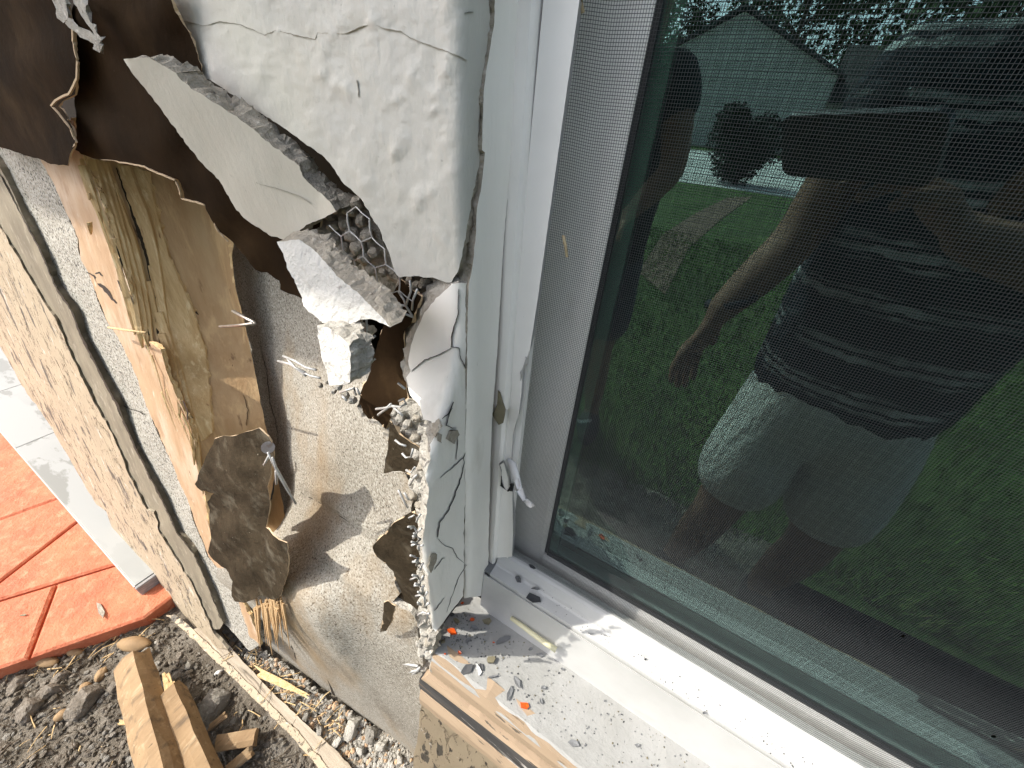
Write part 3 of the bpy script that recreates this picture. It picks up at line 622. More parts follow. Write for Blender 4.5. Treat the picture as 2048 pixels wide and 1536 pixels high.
def crack(pts, surf, wpx, parent, name='crack', seed=1, off=.0006, m='gasket'):
    """an open crack: dark gap of varying width lying 0.6 mm proud of the paint"""
    P = []
    for i in range(len(pts)-1):
        a, b = pts[i], pts[i+1]; k = max(2, int(math.hypot(b[0]-a[0], b[1]-a[1])/6))
        for j in range(k): t = j/k; P.append((a[0]+(b[0]-a[0])*t, a[1]+(b[1]-a[1])*t))
    P.append(pts[-1]); n = len(P); bm = bmesh.new(); rows = []
    rnd = random.Random(seed)
    for i, (x, y) in enumerate(P):
        q = P[min(i+1, n-1)]; p = P[max(i-1, 0)]; d = math.hypot(q[0]-p[0], q[1]-p[1]) or 1; nx_, ny_ = -(q[1]-p[1])/d, (q[0]-p[0])/d
        ww = wpx*(.35+.65*math.sin(math.pi*min(1, (i+.6)/n)))*(.75+.55*noise.noise(Vector((x*.045, y*.045, seed))))*rnd.uniform(.85, 1.1)*.5
        jx, jy = rnd.uniform(-1, 1)*1.0, rnd.uniform(-1, 1)*1.0
        c = []
        for s in (-1, 1):
            v = surf(x+jx+nx_*ww*s, y+jy+ny_*ww*s); v = v+(EYE-v).normalized()*off; c.append(bm.verts.new(v))
        for s in (1, -1):
            v = surf(x+jx+nx_*ww*s, y+jy+ny_*ww*s); v = v-(EYE-v).normalized()*.001; c.append(bm.verts.new(v))
        rows.append(c)
    for i in range(n-1):
        for j in range(4): bm.faces.new((rows[i][j], rows[i][(j+1) % 4], rows[i+1][(j+1) % 4], rows[i+1][j]))
    bm.faces.new(rows[0]); bm.faces.new(rows[-1][::-1])
    return obj(name, bm, M[m], parent)
SRO = SR
for i, (c, ww) in enumerate([([(917, 578), (916, 630), (911, 645), (904, 668), (902, 694), (917, 695), (922, 718), (932, 737), (938, 728)], 2.6), ([(822, 742), (850, 720), (880, 708), (902, 696)], 1.8), ([(908, 805), (896, 828), (884, 838)], 2.6), ([(904, 815), (893, 850), (905, 856), (914, 856)], 2.2), ([(916, 870), (914, 900), (913, 920)], 1.5),
                             ([(880, 955), (905, 935), (928, 915), (931, 906), (927, 915), (930, 924)], 2.2), ([(930, 924), (922, 955), (910, 990), (898, 1020), (880, 1046), (876, 1062), (876, 1076)], 3.2), ([(876, 1076), (890, 1092), (905, 1096), (914, 1115), (928, 1126)], 2.0), ([(934, 1130), (915, 1160), (903, 1195), (893, 1225)], 2.0), ([(889, 1195), (875, 1215), (868, 1222)], 1.3), ([(870, 1140), (880, 1122), (890, 1115)], 1.6)]):
    crack(c, SRO, ww, rpl, seed=20+i, off=.0022)
for i, (c, ww, mm) in enumerate([([(225, 10), (280, 25), (330, 34), (400, 50), (410, 52), (440, 42), (480, 50), (512, 62), (530, 70), (550, 60), (600, 72), (630, 79), (636, 66), (690, 68), (720, 54), (745, 48), (770, 58), (800, 62), (825, 78), (860, 90), (900, 105), (935, 120)], 1.5, 'mortar'), ([(713, 160), (716, 175), (717, 195)], 2.2, 'mortar'), ([(930, 26), (938, 24), (948, 24)], 1.2, 'gasket')]):
    crack(c, SF, ww, wall, seed=40+i, off=.0009 if mm != 'mortar' else .0011, m=mm)
crack([(512, 366), (560, 378), (598, 392), (620, 406)], SL, 1.0, bpy.data.objects['stucco_slab'], seed=51, off=.0012, m='mortar')

# loose lower edge of that panel: exposed mortar
def rubble(name, spots, y, mats, label, cat, group, par=None):
    for i, (px, py, r) in enumerate(spots):
        yy = y(px, py) if callable(y) else y
        c = hit_y(px, py, yy); d = (c-EYE).length; rr = r*d/FPX*1.02
        bm = bmesh.new(); rock(bm, c, rr, seed=i*3+int(px), sub=3, squash=(1, .75, .9), rough=.32); o = obj(name, bm, M[mats[i % len(mats)]], smooth=False)
        tag(o, label, cat, group)
sp1 = [(630, 468, 16), (655, 462, 17), (640, 492, 13), (672, 478, 15), (668, 450, 13), (690, 445, 15), (705, 470, 16), (716, 492, 18), (690, 500, 15), (672, 507, 13), (706, 520, 15), (728, 515, 14), (722, 440, 13), (735, 470, 14), (700, 418, 16), (715, 405, 14), (748, 505, 12), (742, 540, 13), (765, 545, 10), (660, 430, 12)]
rubble('mortar_lump', sp1, -.084, ['mortar'], 'grey mortar lump caught behind the wire lath under the main wall', 'mortar lump', 'mortar lumps behind the wire lath')
sp2 = [(830, 575, 14), (848, 568, 12), (858, 560, 9), (840, 600, 11), (868, 556, 8), (820, 560, 10), (800, 568, 9), (812, 596, 9)]
rubble('mortar_lump', sp2, -.080, ['mortar'], 'grey mortar lump in the notch above the cracked panel', 'mortar lump', 'mortar lumps in the notch')
sp3 = [(704, 664, 14), (725, 658, 15), (742, 660, 11), (715, 680, 10), (733, 690, 9), (697, 652, 9)]
rubble('mortar_lump', sp3, -.120, ['mortar'], 'mortar lump in the dark gap over the dangling chunk', 'mortar lump', 'mortar lumps over the chunk')
sp4 = [(655, 760, 8), (676, 772, 9), (690, 790, 10), (705, 800, 9), (640, 770, 6), (668, 782, 6)]
rubble('mortar_lump', sp4, -.122, ['mortar', 'mortar_pale'], 'crumbled mortar lump under the dangling chunk', 'mortar lump', 'crumbs under the chunk')
sp5 = [(800, 835, 12), (815, 848, 13), (835, 835, 11), (790, 825, 9), (845, 858, 14), (832, 872, 13), (850, 885, 12), (838, 905, 14), (845, 930, 13), (832, 945, 12), (838, 975, 13), (826, 990, 10), (850, 962, 10), (860, 990, 9), (838, 1010, 10), (843, 1060, 9), (842, 1090, 8), (846, 1120, 8), (840, 1150, 8), (848, 1175, 9), (850, 1205, 9), (855, 1235, 9), (850, 1260, 11), (858, 1280, 9), (845, 1300, 10), (858, 1310, 8), (868, 1330, 9), (850, 1330, 10), (838, 1285, 7)]
rubble('mortar_lump', sp5, lambda px, py: -.112-.045*max(0, min(1, (py-860)/450)), ['mortar_pale', 'mortar_pale', 'mortar'], 'pale crumbling mortar lump along the broken edge of the cracked panel', 'mortar lump', 'mortar lumps down the broken panel edge')

rdg = [(786, 822), (800, 812), (816, 800), (840, 815), (852, 838), (870, 868), (860, 895), (864, 925), (850, 955), (858, 985), (852, 1035), (845, 1092), (845, 1135), (855, 1152), (859, 1185), (859, 1218), (866, 1258), (874, 1268), (864, 1310), (868, 1335), (850, 1348), (836, 1332), (840, 1290), (838, 1245), (838, 1180), (834, 1120), (830, 1060), (834, 1010), (824, 988), (818, 960), (832, 930), (838, 902), (816, 880), (798, 866), (782, 846)]
plate('broken_mortar', rdg, lambda px, py: hit_y(px, py, -.110-.046*max(0, min(1, (py-860)/420))), .012, [M['mortar_pale'], M['mortar']], rpl, grid=7, step=6, jag=3.0, seed=141, disp=.007, dscale=95, ejit=.003, smooth=False)
bed = [(590, 478), (612, 455), (645, 440), (668, 425), (690, 392), (712, 395), (745, 440), (770, 500), (800, 560), (780, 590), (745, 570), (700, 535), (655, 520), (620, 495)]
plate('mortar_bed', bed, S_y(-.0775), .006, [M['mortar'], M['mortar']], wall, grid=8, step=8, jag=3, seed=142, disp=.009, dscale=70, smooth=False)
# ================================================================== BUILDING PAPER
pa = [(-60, -60), (150, -60), (160, -5), (163, 10), (170, 43), (183, 57), (182, 87), (190, 127), (187, 160), (170, 190), (143, 202), (133, 213), (147, 227), (167, 253), (182, 283), (172, 307), (167, 330), (140, 327), (110, 320), (63, 310), (27, 297), (0, 287), (-60, 270)]
pap = S_p(-.112, .08)
PW = lambda s: (lambda x, y: Vector((0, -1, 0))*(.006*noise.noise(Vector((x*.010, y*.012, s)))))
o = plate('building_paper', pa, lambda x, y: pap(x, y)+Vector((0, -.010, 0)), .0012, [M['paper'], M['paper_edge']], None, grid=22, jag=2.2, seed=21, warp=PW(1), layers=1, ejit=.0006)
tag(o, 'almost black torn building paper in the upper left opening', 'building paper')
pb = [(150, -60), (330, -60), (420, 200), (640, 440), (640, 560), (612, 600), (599, 594), (579, 588), (559, 579), (555, 562), (532, 545), (512, 540), (497, 520), (483, 507), (467, 493), (447, 473), (437, 463), (423, 430), (410, 410), (385, 403), (363, 397), (360, 383), (350, 360), (317, 347), (290, 333), (260, 327), (227, 320), (190, 317), (172, 310), (150, 300)]
pby = lambda px, py: hit_y(px, py, -.112+.022*max(0, min(1, (px-330)/220)))
o = plate('building_paper', pb, pby, .0012, [M['paper'], M['paper_edge']], None, grid=22, jag=2.4, seed=22, warp=PW(2), layers=1, ejit=.0006)
tag(o, 'dark brown torn building paper hanging in front of the splintered stud', 'building paper')
# thin light torn rim of the papers
def rimline(pts, surf, r, par, m='paper_edge', seed=0):
    bm = bmesh.new(); q = [surf(*p) for p in jagged(pts, 6, 1.6, seed)[:-1]]; q = [p+(EYE-p).normalized()*.0012 for p in q]; q = [p for i, p in enumerate(q)]
    tube(bm, q[:max(2, len(q)-int(math.hypot(pts[0][0]-pts[-1][0], pts[0][1]-pts[-1][1])/6))], r, 4); return obj('torn_rim', bm, M[m], par)
bp = [ob for ob in bpy.data.objects if ob.name.startswith('building_paper')]
rimline([(183, 60), (182, 87), (190, 127), (187, 160), (170, 190), (143, 202), (133, 213), (147, 227), (167, 253), (182, 283), (172, 307)], lambda x, y: pap(x, y)+Vector((0, -.0115, 0)), .0011, bp[0])
rimline([(172, 310), (190, 317), (227, 320), (260, 327), (290, 333), (317, 347), (350, 360), (360, 383), (363, 397), (385, 403), (410, 410), (423, 430), (437, 463), (447, 473), (467, 493)], pby, .0010, bp[1], seed=2)
# pale stringy tear at the very top
SPT = lambda x, y: pap(x, y)+Vector((0, -.018, 0))
for i, (pl, ww, lab) in enumerate([([(150, -20), (200, -20), (190, 10), (195, 45), (185, 55), (172, 45), (168, 20)], 1, 'pale frayed membrane strip dangling at the top edge'), ([(195, 45), (188, 55), (205, 70), (225, 85), (245, 95), (243, 105), (256, 112), (262, 100), (240, 72), (228, 68), (212, 62)], 1, 'pale curled membrane strip reaching toward the beige slab'), ([(200, -20), (216, -10), (238, 50), (262, 88), (256, 94), (232, 56), (208, 18)], 1, 'thin pale membrane strip along the edge of the main wall')]):
    o = plate('membrane_strip', pl, SPT, .0014, [M['mortar_pale']], None, grid=14, jag=3, seed=61+i, layers=1); tag(o, lab, 'membrane strip')
# lower scraps
ps = [(425, 880), (447, 872), (470, 870), (498, 860), (520, 855), (538, 872), (548, 892), (550, 908), (545, 960), (530, 1030), (525, 1060), (548, 1070), (580, 1080), (580, 1110), (576, 1150), (566, 1182), (556, 1196), (535, 1192), (520, 1190), (505, 1200), (490, 1206), (470, 1203), (465, 1190), (468, 1160), (440, 1135), (415, 1105), (425, 1075), (418, 1040), (412, 1005), (430, 985), (405, 980), (395, 965), (405, 940), (415, 920)]
o = plate('building_paper', ps, S_B(-.016), .0015, [M['paper_grey'], M['paper_edge']], None, grid=16, jag=2.4, seed=23, warp=lambda x, y: Vector((0, -1, 0))*(.007*noise.noise(Vector((x*.02, y*.018, 5)))+.006*max(0, 1-abs(y-930)/60)), layers=1, ejit=.0006)
tag(o, 'mud stained building paper flap sticking to the lower end of the stud', 'building paper')
pc = [(775, 600), (800, 560), (850, 590), (830, 640), (808, 668), (802, 720), (812, 760), (818, 800), (800, 812), (782, 830), (772, 858), (755, 842), (735, 838), (725, 825), (716, 805), (722, 780), (738, 745), (748, 690), (760, 660)]
o = plate('building_paper', pc, lambda x, y: hit_y(x, y, -.094-.012*max(0, (y-640)/190)), .0012, [M['paper'], M['paper_edge']], None, grid=16, jag=2.2, seed=24, warp=PW(7), layers=1)
tag(o, 'brown building paper in the slot between the chunk and the cracked panel', 'building paper')
pd = [(779, 842), (788, 850), (798, 868), (815, 880), (838, 895), (840, 930), (820, 948), (800, 942), (785, 943), (767, 947), (772, 925), (776, 890)]
o = plate('building_paper', pd, lambda x, y: hit_y(x, y, -.118), .0012, [M['paper_grey'], M['paper_edge']], None, grid=14, jag=1.6, seed=25, layers=1); tag(o, 'small triangular grey brown paper scrap beside the broken panel edge', 'building paper')
pe = [(789, 1044), (805, 1036), (825, 1022), (845, 1030), (845, 1100), (852, 1140), (850, 1230), (835, 1236), (815, 1226), (800, 1210), (788, 1200), (800, 1187), (793, 1160), (790, 1140), (775, 1122), (758, 1108), (749, 1088), (765, 1071)]
o = plate('building_paper', pe, lambda x, y: hit_y(x, y, -.140), .0012, [M['paper_grey'], M['paper_edge']], None, grid=14, jag=1.8, seed=26, warp=PW(9), layers=1); tag(o, 'spotted brown paper scrap low on the broken panel edge', 'building paper')
pf = [(768, 1205), (776, 1202), (790, 1212), (784, 1240), (772, 1262), (760, 1264), (765, 1240)]
o = plate('building_paper', pf, lambda x, y: hit_y(x, y, -.172), .0012, [M['paper_grey'], M['paper_edge']], None, grid=12, jag=1.0, seed=27, layers=1); tag(o, 'tiny grey curl of paper poking from the backing board', 'building paper')

# ================================================================== BACKING BOARD
gy = lambda px, py, z: hit_z(px, py, z).y
ctrl = [(480, 500, .035), (620, 600, .005), (560, 800, .0), (640, 800, -.04), (700, 850, -.080), (780, 950, -.100), (620, 1000, -.095), (540, 950, -.070), (750, 1100, -.122), (820, 1220, -.128), (580, 1150, -.172), (560, 1250, -.215), (700, 1300, -.17), (835, 1350, -.150), (760, 880, -.100), (480, 700, .01)]
ctrl += [(px, py, gy(px, py, -1.285)) for px, py in ((420, 1225), (490, 1275), (560, 1320), (600, 1352), (655, 1395), (710, 1430), (765, 1462), (820, 1500), (845, 1515))]
so_ = [(440, 440), (520, 500), (620, 545), (720, 660), (745, 760), (715, 812), (725, 835), (745, 842), (765, 842), (779, 868), (777, 892), (767, 945), (809, 942), (819, 962), (828, 992), (822, 1024), (789, 1044), (765, 1071), (749, 1087), (759, 1111), (779, 1131), (792, 1141), (790, 1167), (800, 1187), (785, 1204), (822, 1224), (835, 1244), (842, 1297), (846, 1357), (848, 1410), (842, 1457), (836, 1500), (838, 1522), (815, 1508), (795, 1491), (765, 1467), (729, 1447), (695, 1431), (672, 1408), (655, 1401), (622, 1374), (585, 1347), (552, 1317), (532, 1301), (500, 1282), (450, 1252), (420, 1215), (440, 1100), (460, 900), (440, 700)]
SS0 = S_rbf(ctrl, 95)
def ridge(px, py, x0, y0, x1, y1, w_):
    dx, dy = x1-x0, y1-y0; L2 = dx*dx+dy*dy; t = max(0, min(1, ((px-x0)*dx+(py-y0)*dy)/L2)); d = math.hypot(px-x0-dx*t, py-y0-dy*t); return math.exp(-(d/w_)**2)*math.sin(math.pi*min(1, max(.05, t*.9+.08)))
def sheetw(px, py):
    k = .007*ridge(px, py, 560, 1020, 860, 1300, 18)+.009*ridge(px, py, 575, 1130, 740, 1380, 18)-.004*ridge(px, py, 590, 1080, 800, 1300, 16)-.003*ridge(px, py, 500, 1180, 640, 1380, 16)+.006*ridge(px, py, 600, 960, 790, 1085, 13)-.005*ridge(px, py, 600, 985, 740, 1085, 11)
    k += .0022*noise.noise(Vector((px*.010, py*.010, 2)))+.0010*noise.noise(Vector((px*.03, py*.03, 8)))
    return Vector((0, -1, 0))*k
sheet = plate('backing_board', so_, SS0, .010, [M['sheet'], M['mortar_pale']], None, grid=12, jag=1.8, seed=31, back=Vector((-.001, .011, 0)), warp=sheetw, ejit=.0008)
tag(sheet, 'buckled pale grey speckled backing board leaning between stud and window', 'backing board')
SSW = lambda x, y: SS0(x, y)+sheetw(x, y)
for i, (c, ww) in enumerate([([(520, 690), (534, 740), (540, 800), (552, 840), (556, 890)], 1.6), ([(600, 985), (640, 1010), (690, 1045), (705, 1060)], 3.5), ([(656, 1360), (668, 1395), (682, 1418), (692, 1432)], 5.5), ([(560, 1255), (578, 1290), (592, 1320)], 3.5)]): crack(c, SSW, ww, sheet, seed=70+i, off=.002, m='cavity')

# ================================================================== STUD, BOARDS
st = empty('wall_stud', base_of(hit_p(440, 1200, BA, BC)), 'splintered golden pine stud standing in the broken wall', 'stud')
sf = [(60, 240), (150, 240), (173, 333), (200, 390), (217, 443), (233, 500), (260, 579), (277, 645), (293, 682), (320, 699), (330, 730), (347, 779), (360, 805), (377, 839), (390, 885), (397, 929), (405, 960), (410, 989), (415, 1037), (427, 1094), (447, 1134), (470, 1180), (500, 1230), (522, 1290), (500, 1275), (467, 1175), (417, 1114), (390, 1044), (380, 1012), (350, 942), (320, 872), (293, 812), (273, 752), (247, 695), (213, 639), (180, 555), (160, 512), (157, 477), (133, 427), (107, 367), (80, 317)]
plate('front_face', sf, S_B(.006), .006, [M['wood_face'], M['splinter']], st, grid=18, jag=1.6, seed=41, back=Vector((0, .006, 0)), disp=.0012, dscale=40)
# broad side of the stud, rising into the wall
xs_ = hit_p(300, 640, BA+.006, BC).x
sg = [(150, 240), (330, 240), (400, 360), (470, 480), (463, 512), (470, 569), (493, 662), (507, 729), (517, 780), (529, 845), (545, 900), (556, 960), (570, 1030), (584, 1090), (586, 1170), (582, 1215), (560, 1240), (545, 1232), (520, 1215), (470, 1180), (447, 1134), (427, 1094), (410, 989), (397, 929), (377, 839), (347, 779), (320, 699), (293, 682), (260, 579), (233, 500), (200, 390), (173, 333)]
edge = [(150, 240), (173, 333), (200, 398), (231, 495), (257, 580), (282, 655), (312, 722), (346, 785), (375, 845), (397, 929), (410, 989), (427, 1094), (447, 1134), (470, 1180), (500, 1230)]
def edge_x(py):
    for (x0, y0), (x1, y1) in zip(edge, edge[1:]):
        if y0 <= py <= y1: return x0+(x1-x0)*(py-y0)/(y1-y0)
    return edge[0][0] if py < edge[0][1] else edge[-1][0]
def side(px, py):
    """side face: turned square into the wall, so depth grows to the right of the split corner"""
    ex_ = edge_x(py); a = hit_p(ex_, py, BA+.006, BC); k = max(0, px-ex_)
    d = ray(px, py); y = a.y+.088*min(1.15, k/170)
    return EYE+d*((y+CAMD)/d.y)
plate('side_face', sg, side, .02, [M['wood'], M['splinter']], st, grid=16, jag=1.2, seed=42, back=Vector((-.02, .004, 0)), disp=.001, dscale=30)
plate('split_layer', [(238, 326), (300, 342), (318, 430), (345, 520), (385, 612), (412, 690), (420, 760), (428, 862), (405, 880), (392, 850), (368, 770), (345, 690), (322, 620), (300, 530), (268, 430)], lambda x, y: side(x, y)+Vector((.002, -.0035, 0)), .003, [M['splinter'], M['splinter']], st, grid=14, jag=1.6, seed=145, back=Vector((-.001, .004, 0)), disp=.001, dscale=40, layers=1)
# long splinters lifting off the split corner
rs = random.Random(5)
def splinter(pts, w0, m, y_off, seed, th=.004):
    """a flat torn sliver following the grain: thin, square edged, ragged tip"""
    bm = bmesh.new(); rnd = random.Random(seed); P = []
    for (x0, y0), (x1, y1) in zip(pts, pts[1:]):
        for k in range(3): P.append((x0+(x1-x0)*k/3, y0+(y1-y0)*k/3))
    P.append(pts[-1]); rows = []; n = len(P)
    for i, (px, py) in enumerate(P):
        t = i/(n-1); p = side(px, py)+Vector((0, y_off*(1-.35*t)-.001, 0)); wv = w0*(1-t**3*.9)*(1+.22*noise.noise(Vector((py*.012, seed, 0))))*rnd.uniform(.97, 1.03)
        a = Vector((wv*.8, wv*.75, 0)); k = Vector((-.002, th*(1-.5*t), 0)); lift = Vector((0, -wv*.25, 0))
        rows.append([bm.verts.new(p-a), bm.verts.new(p+lift*(.6+.4*noise.noise(Vector((py*.02, seed, 3))))), bm.verts.new(p+a), bm.verts.new(p+a+k), bm.verts.new(p-a+k)])
    for i in range(n-1):
        for j in range(5): bm.faces.new((rows[i][j], rows[i][(j+1) % 5], rows[i+1][(j+1) % 5], rows[i+1][j]))
    bm.faces.new(rows[0]); bm.faces.new(rows[-1][::-1]); obj('splinter', bm, m, st)
SPL = [([(182, 318), (203, 390), (226, 460), (248, 535), (266, 620), (274, 668)], .0075, -.003), ([(200, 320), (222, 400), (246, 480), (268, 570), (284, 650), (292, 694)], .008, -.006), ([(220, 322), (240, 400), (263, 480), (286, 570), (300, 640), (308, 690)], .007, -.010), ([(230, 322), (256, 400), (282, 470), (300, 550), (312, 620), (320, 688)], .0055, -.014), ([(250, 330), (285, 420), (308, 510), (322, 600), (332, 660), (347, 720), (366, 800), (380, 838)], .010, -.005), ([(176, 330), (190, 375), (206, 420), (216, 458)], .0035, -.006),
       ([(330, 620), (352, 690), (368, 740), (385, 800), (395, 860), (398, 925)], .0065, -.010), ([(345, 660), (362, 720), (374, 770), (374, 832)], .0045, -.015), ([(302, 560), (320, 640), (332, 700), (342, 762)], .005, -.006), ([(383, 800), (394, 850), (404, 920), (412, 985)], .0045, -.006), ([(232, 322), (246, 370), (262, 425), (276, 470), (284, 505)], .0016, -.022), ([(278, 455), (285, 500), (288, 545)], .002, -.026), ([(275, 470), (278, 495), (276, 518)], .0018, -.028), ([(236, 345), (231, 362), (226, 380)], .0018, -.024), ([(216, 383), (211, 391), (205, 398)], .0013, -.02), ([(216, 440), (212, 455), (207, 466)], .0013, -.02)]
for i, (p, w0, yo) in enumerate(SPL): splinter(p, w0, M['splinter'], yo, i)
for i in range(22):
    a = rs.uniform(0, 1); py = 325+a*500; px = edge_x(py)+rs.uniform(2, 70)*(1-.6*a); L = rs.uniform(40, 130); sl_ = .30
    splinter([(px+L*k/4*sl_*rs.uniform(.9, 1.1), py+L*k/4) for k in range(5)], rs.uniform(.0004, .0010), M['flake_splinter'], -rs.uniform(.002, .016), 100+i, .0012)
for i, c in enumerate([[(190, 330), (214, 410), (238, 500), (262, 600), (280, 680)], [(212, 330), (232, 410), (256, 490), (280, 580), (298, 670)], [(232, 335), (262, 420), (290, 500), (306, 580), (318, 680), (330, 735)], [(338, 690), (356, 760), (366, 820)]]): crack(c, side, 8, st, 'split', 110+i, .003, 'cavity')
# split lower end
for i in range(34):
    px = 508+rs.uniform(0, 60); py = 1195+rs.uniform(0, 30); L = rs.uniform(25, 95); bm = bmesh.new()
    a = hit_p(px, py, BA-.012, BC); b = hit_p(px+L*.10+rs.uniform(-5, 5), py+L, BA-.010, BC); tube(bm, [a, (a+b)/2+Vector((rs.uniform(-.004, .004), 0, 0)), b], rs.uniform(.0015, .0045), 4, .15); obj('splinter', bm, M['wood'], st)
crack([(386, 618), (392, 625), (398, 630)], side, 4, st, 'knot', 81, .001, 'cavity')
for i, c in enumerate([[(172, 545), (188, 552), (200, 570), (212, 580), (225, 598), (232, 606)], [(190, 548), (198, 545), (205, 552)], [(236, 560), (244, 580), (250, 592)], [(366, 800), (374, 820), (376, 840)]]): crack(c, S_B(.006), 9 if i == 0 else 5, st, 'bark_pocket', 84+i, .0015, 'gasket')
crack([(487, 790), (496, 820), (492, 850)], side, 1.6, st, 'split', 90, .001, 'cavity'); crack([(553, 930), (545, 985), (530, 1050)], side, 4, st, 'split', 91, .018, 'gasket')
for i, c in enumerate([[(330, 500), (352, 560), (385, 620), (410, 690), (420, 760), (425, 840)], [(300, 440), (330, 470), (345, 520)], [(275, 420), (300, 445), (318, 430)]]): crack(c, side, 1.6, st, 'grain_line', 92+i, .0012, 'wood_face')

sp_ = [(-40, 250), (60, 250), (80, 317), (107, 367), (133, 427), (157, 477), (160, 512), (180, 555), (213, 639), (247, 695), (273, 752), (293, 812), (320, 872), (350, 942), (380, 1012), (390, 1044), (417, 1114), (467, 1171), (500, 1240), (522, 1290), (500, 1300), (475, 1272), (443, 1243), (417, 1174), (387, 1107), (353, 1064), (330, 1012), (300, 955), (267, 889), (233, 809), (197, 742), (160, 669), (143, 622), (110, 572), (83, 507), (0, 333), (-40, 240)]
o = plate('render_strip', sp_, S_B(.010), .02, [M['strip'], M['strip']], None, grid=18, jag=1.5, seed=43, back=Vector((-.002, .02, 0)), disp=.002, dscale=18, warp=lambda x, y: Vector((0, -1, 0))*(.004*noise.noise(Vector((x*.012, y*.012, 4)))))
tag(o, 'white speckled render strip between the stud and the tan board', 'render strip'); crack([(233, 806), (262, 818), (292, 830)], S_B(.010), 2.2, o, seed=44, off=.006, m='cavity')
tb = [(-40, 400), (0, 457), (33, 512), (57, 552), (87, 605), (113, 639), (133, 692), (167, 759), (197, 819), (227, 875), (260, 955), (293, 1019), (307, 1024), (320, 1067), (347, 1111), (383, 1167), (407, 1221), (425, 1262), (455, 1300), (400, 1289), (333, 1231), (313, 1207), (283, 1157), (257, 1117), (233, 1081), (213, 1024), (193, 1009), (143, 925), (117, 882), (93, 839), (60, 795), (33, 752), (0, 692), (-40, 640)]
tbd = empty('corner_board', base_of(hit_p(380, 1250, BA, BC)), 'peeling tan painted corner board at the left end of the wall', 'board')
plate('board_face', tb, S_B(-.005), .010, [M['tan'], M['board_edge']], tbd, grid=18, jag=1.6, step=9, seed=45, back=Vector((-.003, .006, 0)), disp=.0016, dscale=26, layers=1, ejit=.0006)
te = [(-40, 400), (-40, 280), (0, 335), (83, 507), (110, 572), (143, 622), (160, 669), (197, 742), (233, 809), (267, 889), (300, 955), (330, 1012), (353, 1064), (387, 1107), (417, 1174), (446, 1246), (440, 1258), (420, 1258), (400, 1221), (376, 1167), (340, 1111), (312, 1067), (288, 1019), (252, 955), (219, 875), (189, 819), (159, 759), (125, 692), (105, 639), (79, 605), (49, 552), (25, 512), (-8, 457)]
plate('board_back', te, S_B(-.001), .02, [M['board_edge']], tbd, grid=16, jag=1.2, step=10, seed=46, back=Vector((-.006, .02, 0)), disp=.0025, dscale=30, layers=2, ejit=.0008)
gp = [(-10, 330), (83, 507), (110, 572), (143, 622), (160, 669), (197, 742), (233, 809), (267, 889), (300, 955), (330, 1012), (353, 1064), (387, 1107), (417, 1174), (440, 1236)]
crack(gp, S_B(-.001), 5, tbd, 'gap', 47, .004, 'cavity')

# skirting plank along the foot of the wall
sk = [(410, 1251), (440, 1262), (470, 1305), (512, 1350), (555, 1396), (612, 1448), (672, 1500), (712, 1546), (650, 1546), (639, 1532), (579, 1467), (512, 1401), (467, 1357), (433, 1324), (400, 1289), (380, 1262)]
sz = lambda px, py: hit_z(px, py, -1.268-.012*max(0, min(1, (py-1250-(px-410)*1.05)/60)))
skp = plate('skirting_plank', sk, sz, .03, [M['weathered'], M['tan_clean']], None, grid=16, jag=1.5, seed=48, back=Vector((0, .002, -.04)), disp=.003, dscale=40); tag(skp, 'weathered grey skirting plank lying at the foot of the wall', 'plank')
fe = [(313, 1209), (333, 1233), (400, 1291), (433, 1324), (467, 1357), (512, 1401), (579, 1467), (645, 1542), (632, 1546), (570, 1474), (503, 1409), (458, 1366), (424, 1332), (392, 1300), (325, 1243)]
plate('painted_edge', [(333, 1231), (400, 1289), (433, 1324), (467, 1357), (512, 1401), (579, 1467), (645, 1542), (660, 1540), (595, 1462), (527, 1396), (482, 1352), (446, 1318), (414, 1284), (350, 1230)], lambda px, py: sz(px, py)+Vector((0, 0, .0025)), .003, [M['tan']], skp, grid=14, jag=2, seed=49, back=Vector((0, 0, -.003)))

# ================================================================== WIRE LATH AND NAILS
lath = empty('wire_lath', hit_y(760, 540, -.088), 'hexagonal galvanised wire lath stretched across the hole under the main wall', 'wire lath')
bm = bmesh.new()
poly = [(640, 470), (680, 420), (705, 390), (735, 425), (762, 470), (785, 540), (800, 560), (840, 585), (820, 620), (800, 640), (775, 605), (745, 570), (715, 545), (680, 520)]
def inp(x, y, pl):
    c = False; j = len(pl)-1
    for i in range(len(pl)):
        if (pl[i][1] > y) != (pl[j][1] > y) and x < (pl[j][0]-pl[i][0])*(y-pl[i][1])/(pl[j][1]-pl[i][1])+pl[i][0]: c = not c
        j = i
    return c
def lz(x, z): return Vector((x+.0018*noise.noise(Vector((x*30, z*30, 0))), -.0990+.004*noise.noise(Vector((x*22, z*22, 5)))-.10*max(0, -.10-z)*.3, H+z+.0018*noise.noise(Vector((x*30, z*30, 7)))))
cw, ch = .0235, .024
for i in range(-6, 26):
    for j in range(-4, 26):
        x = -.60+i*cw; z = .02-j*ch*.75
        if j % 2: x += cw/2
        v0, v1, v2, v3 = (x, z), (x, z-ch*.5), (x+cw/2, z-ch*.75), (x-cw/2, z-ch*.75)
        for a, b in ((v0, v1), (v1, v2), (v1, v3)):
            p = lz(*a); q = lz(*b); mid_ = (p+q)/2; u, v = proj(mid_.x, mid_.y, mid_.z-H)
            if inp(u, v, poly): tube(bm, [p, mid_+Vector((0, random.uniform(-.001, .001), 0)), q], (.00062 if (a, b) == (v0, v1) else .00045), 5)
obj('mesh', bm, M['wire'], lath)
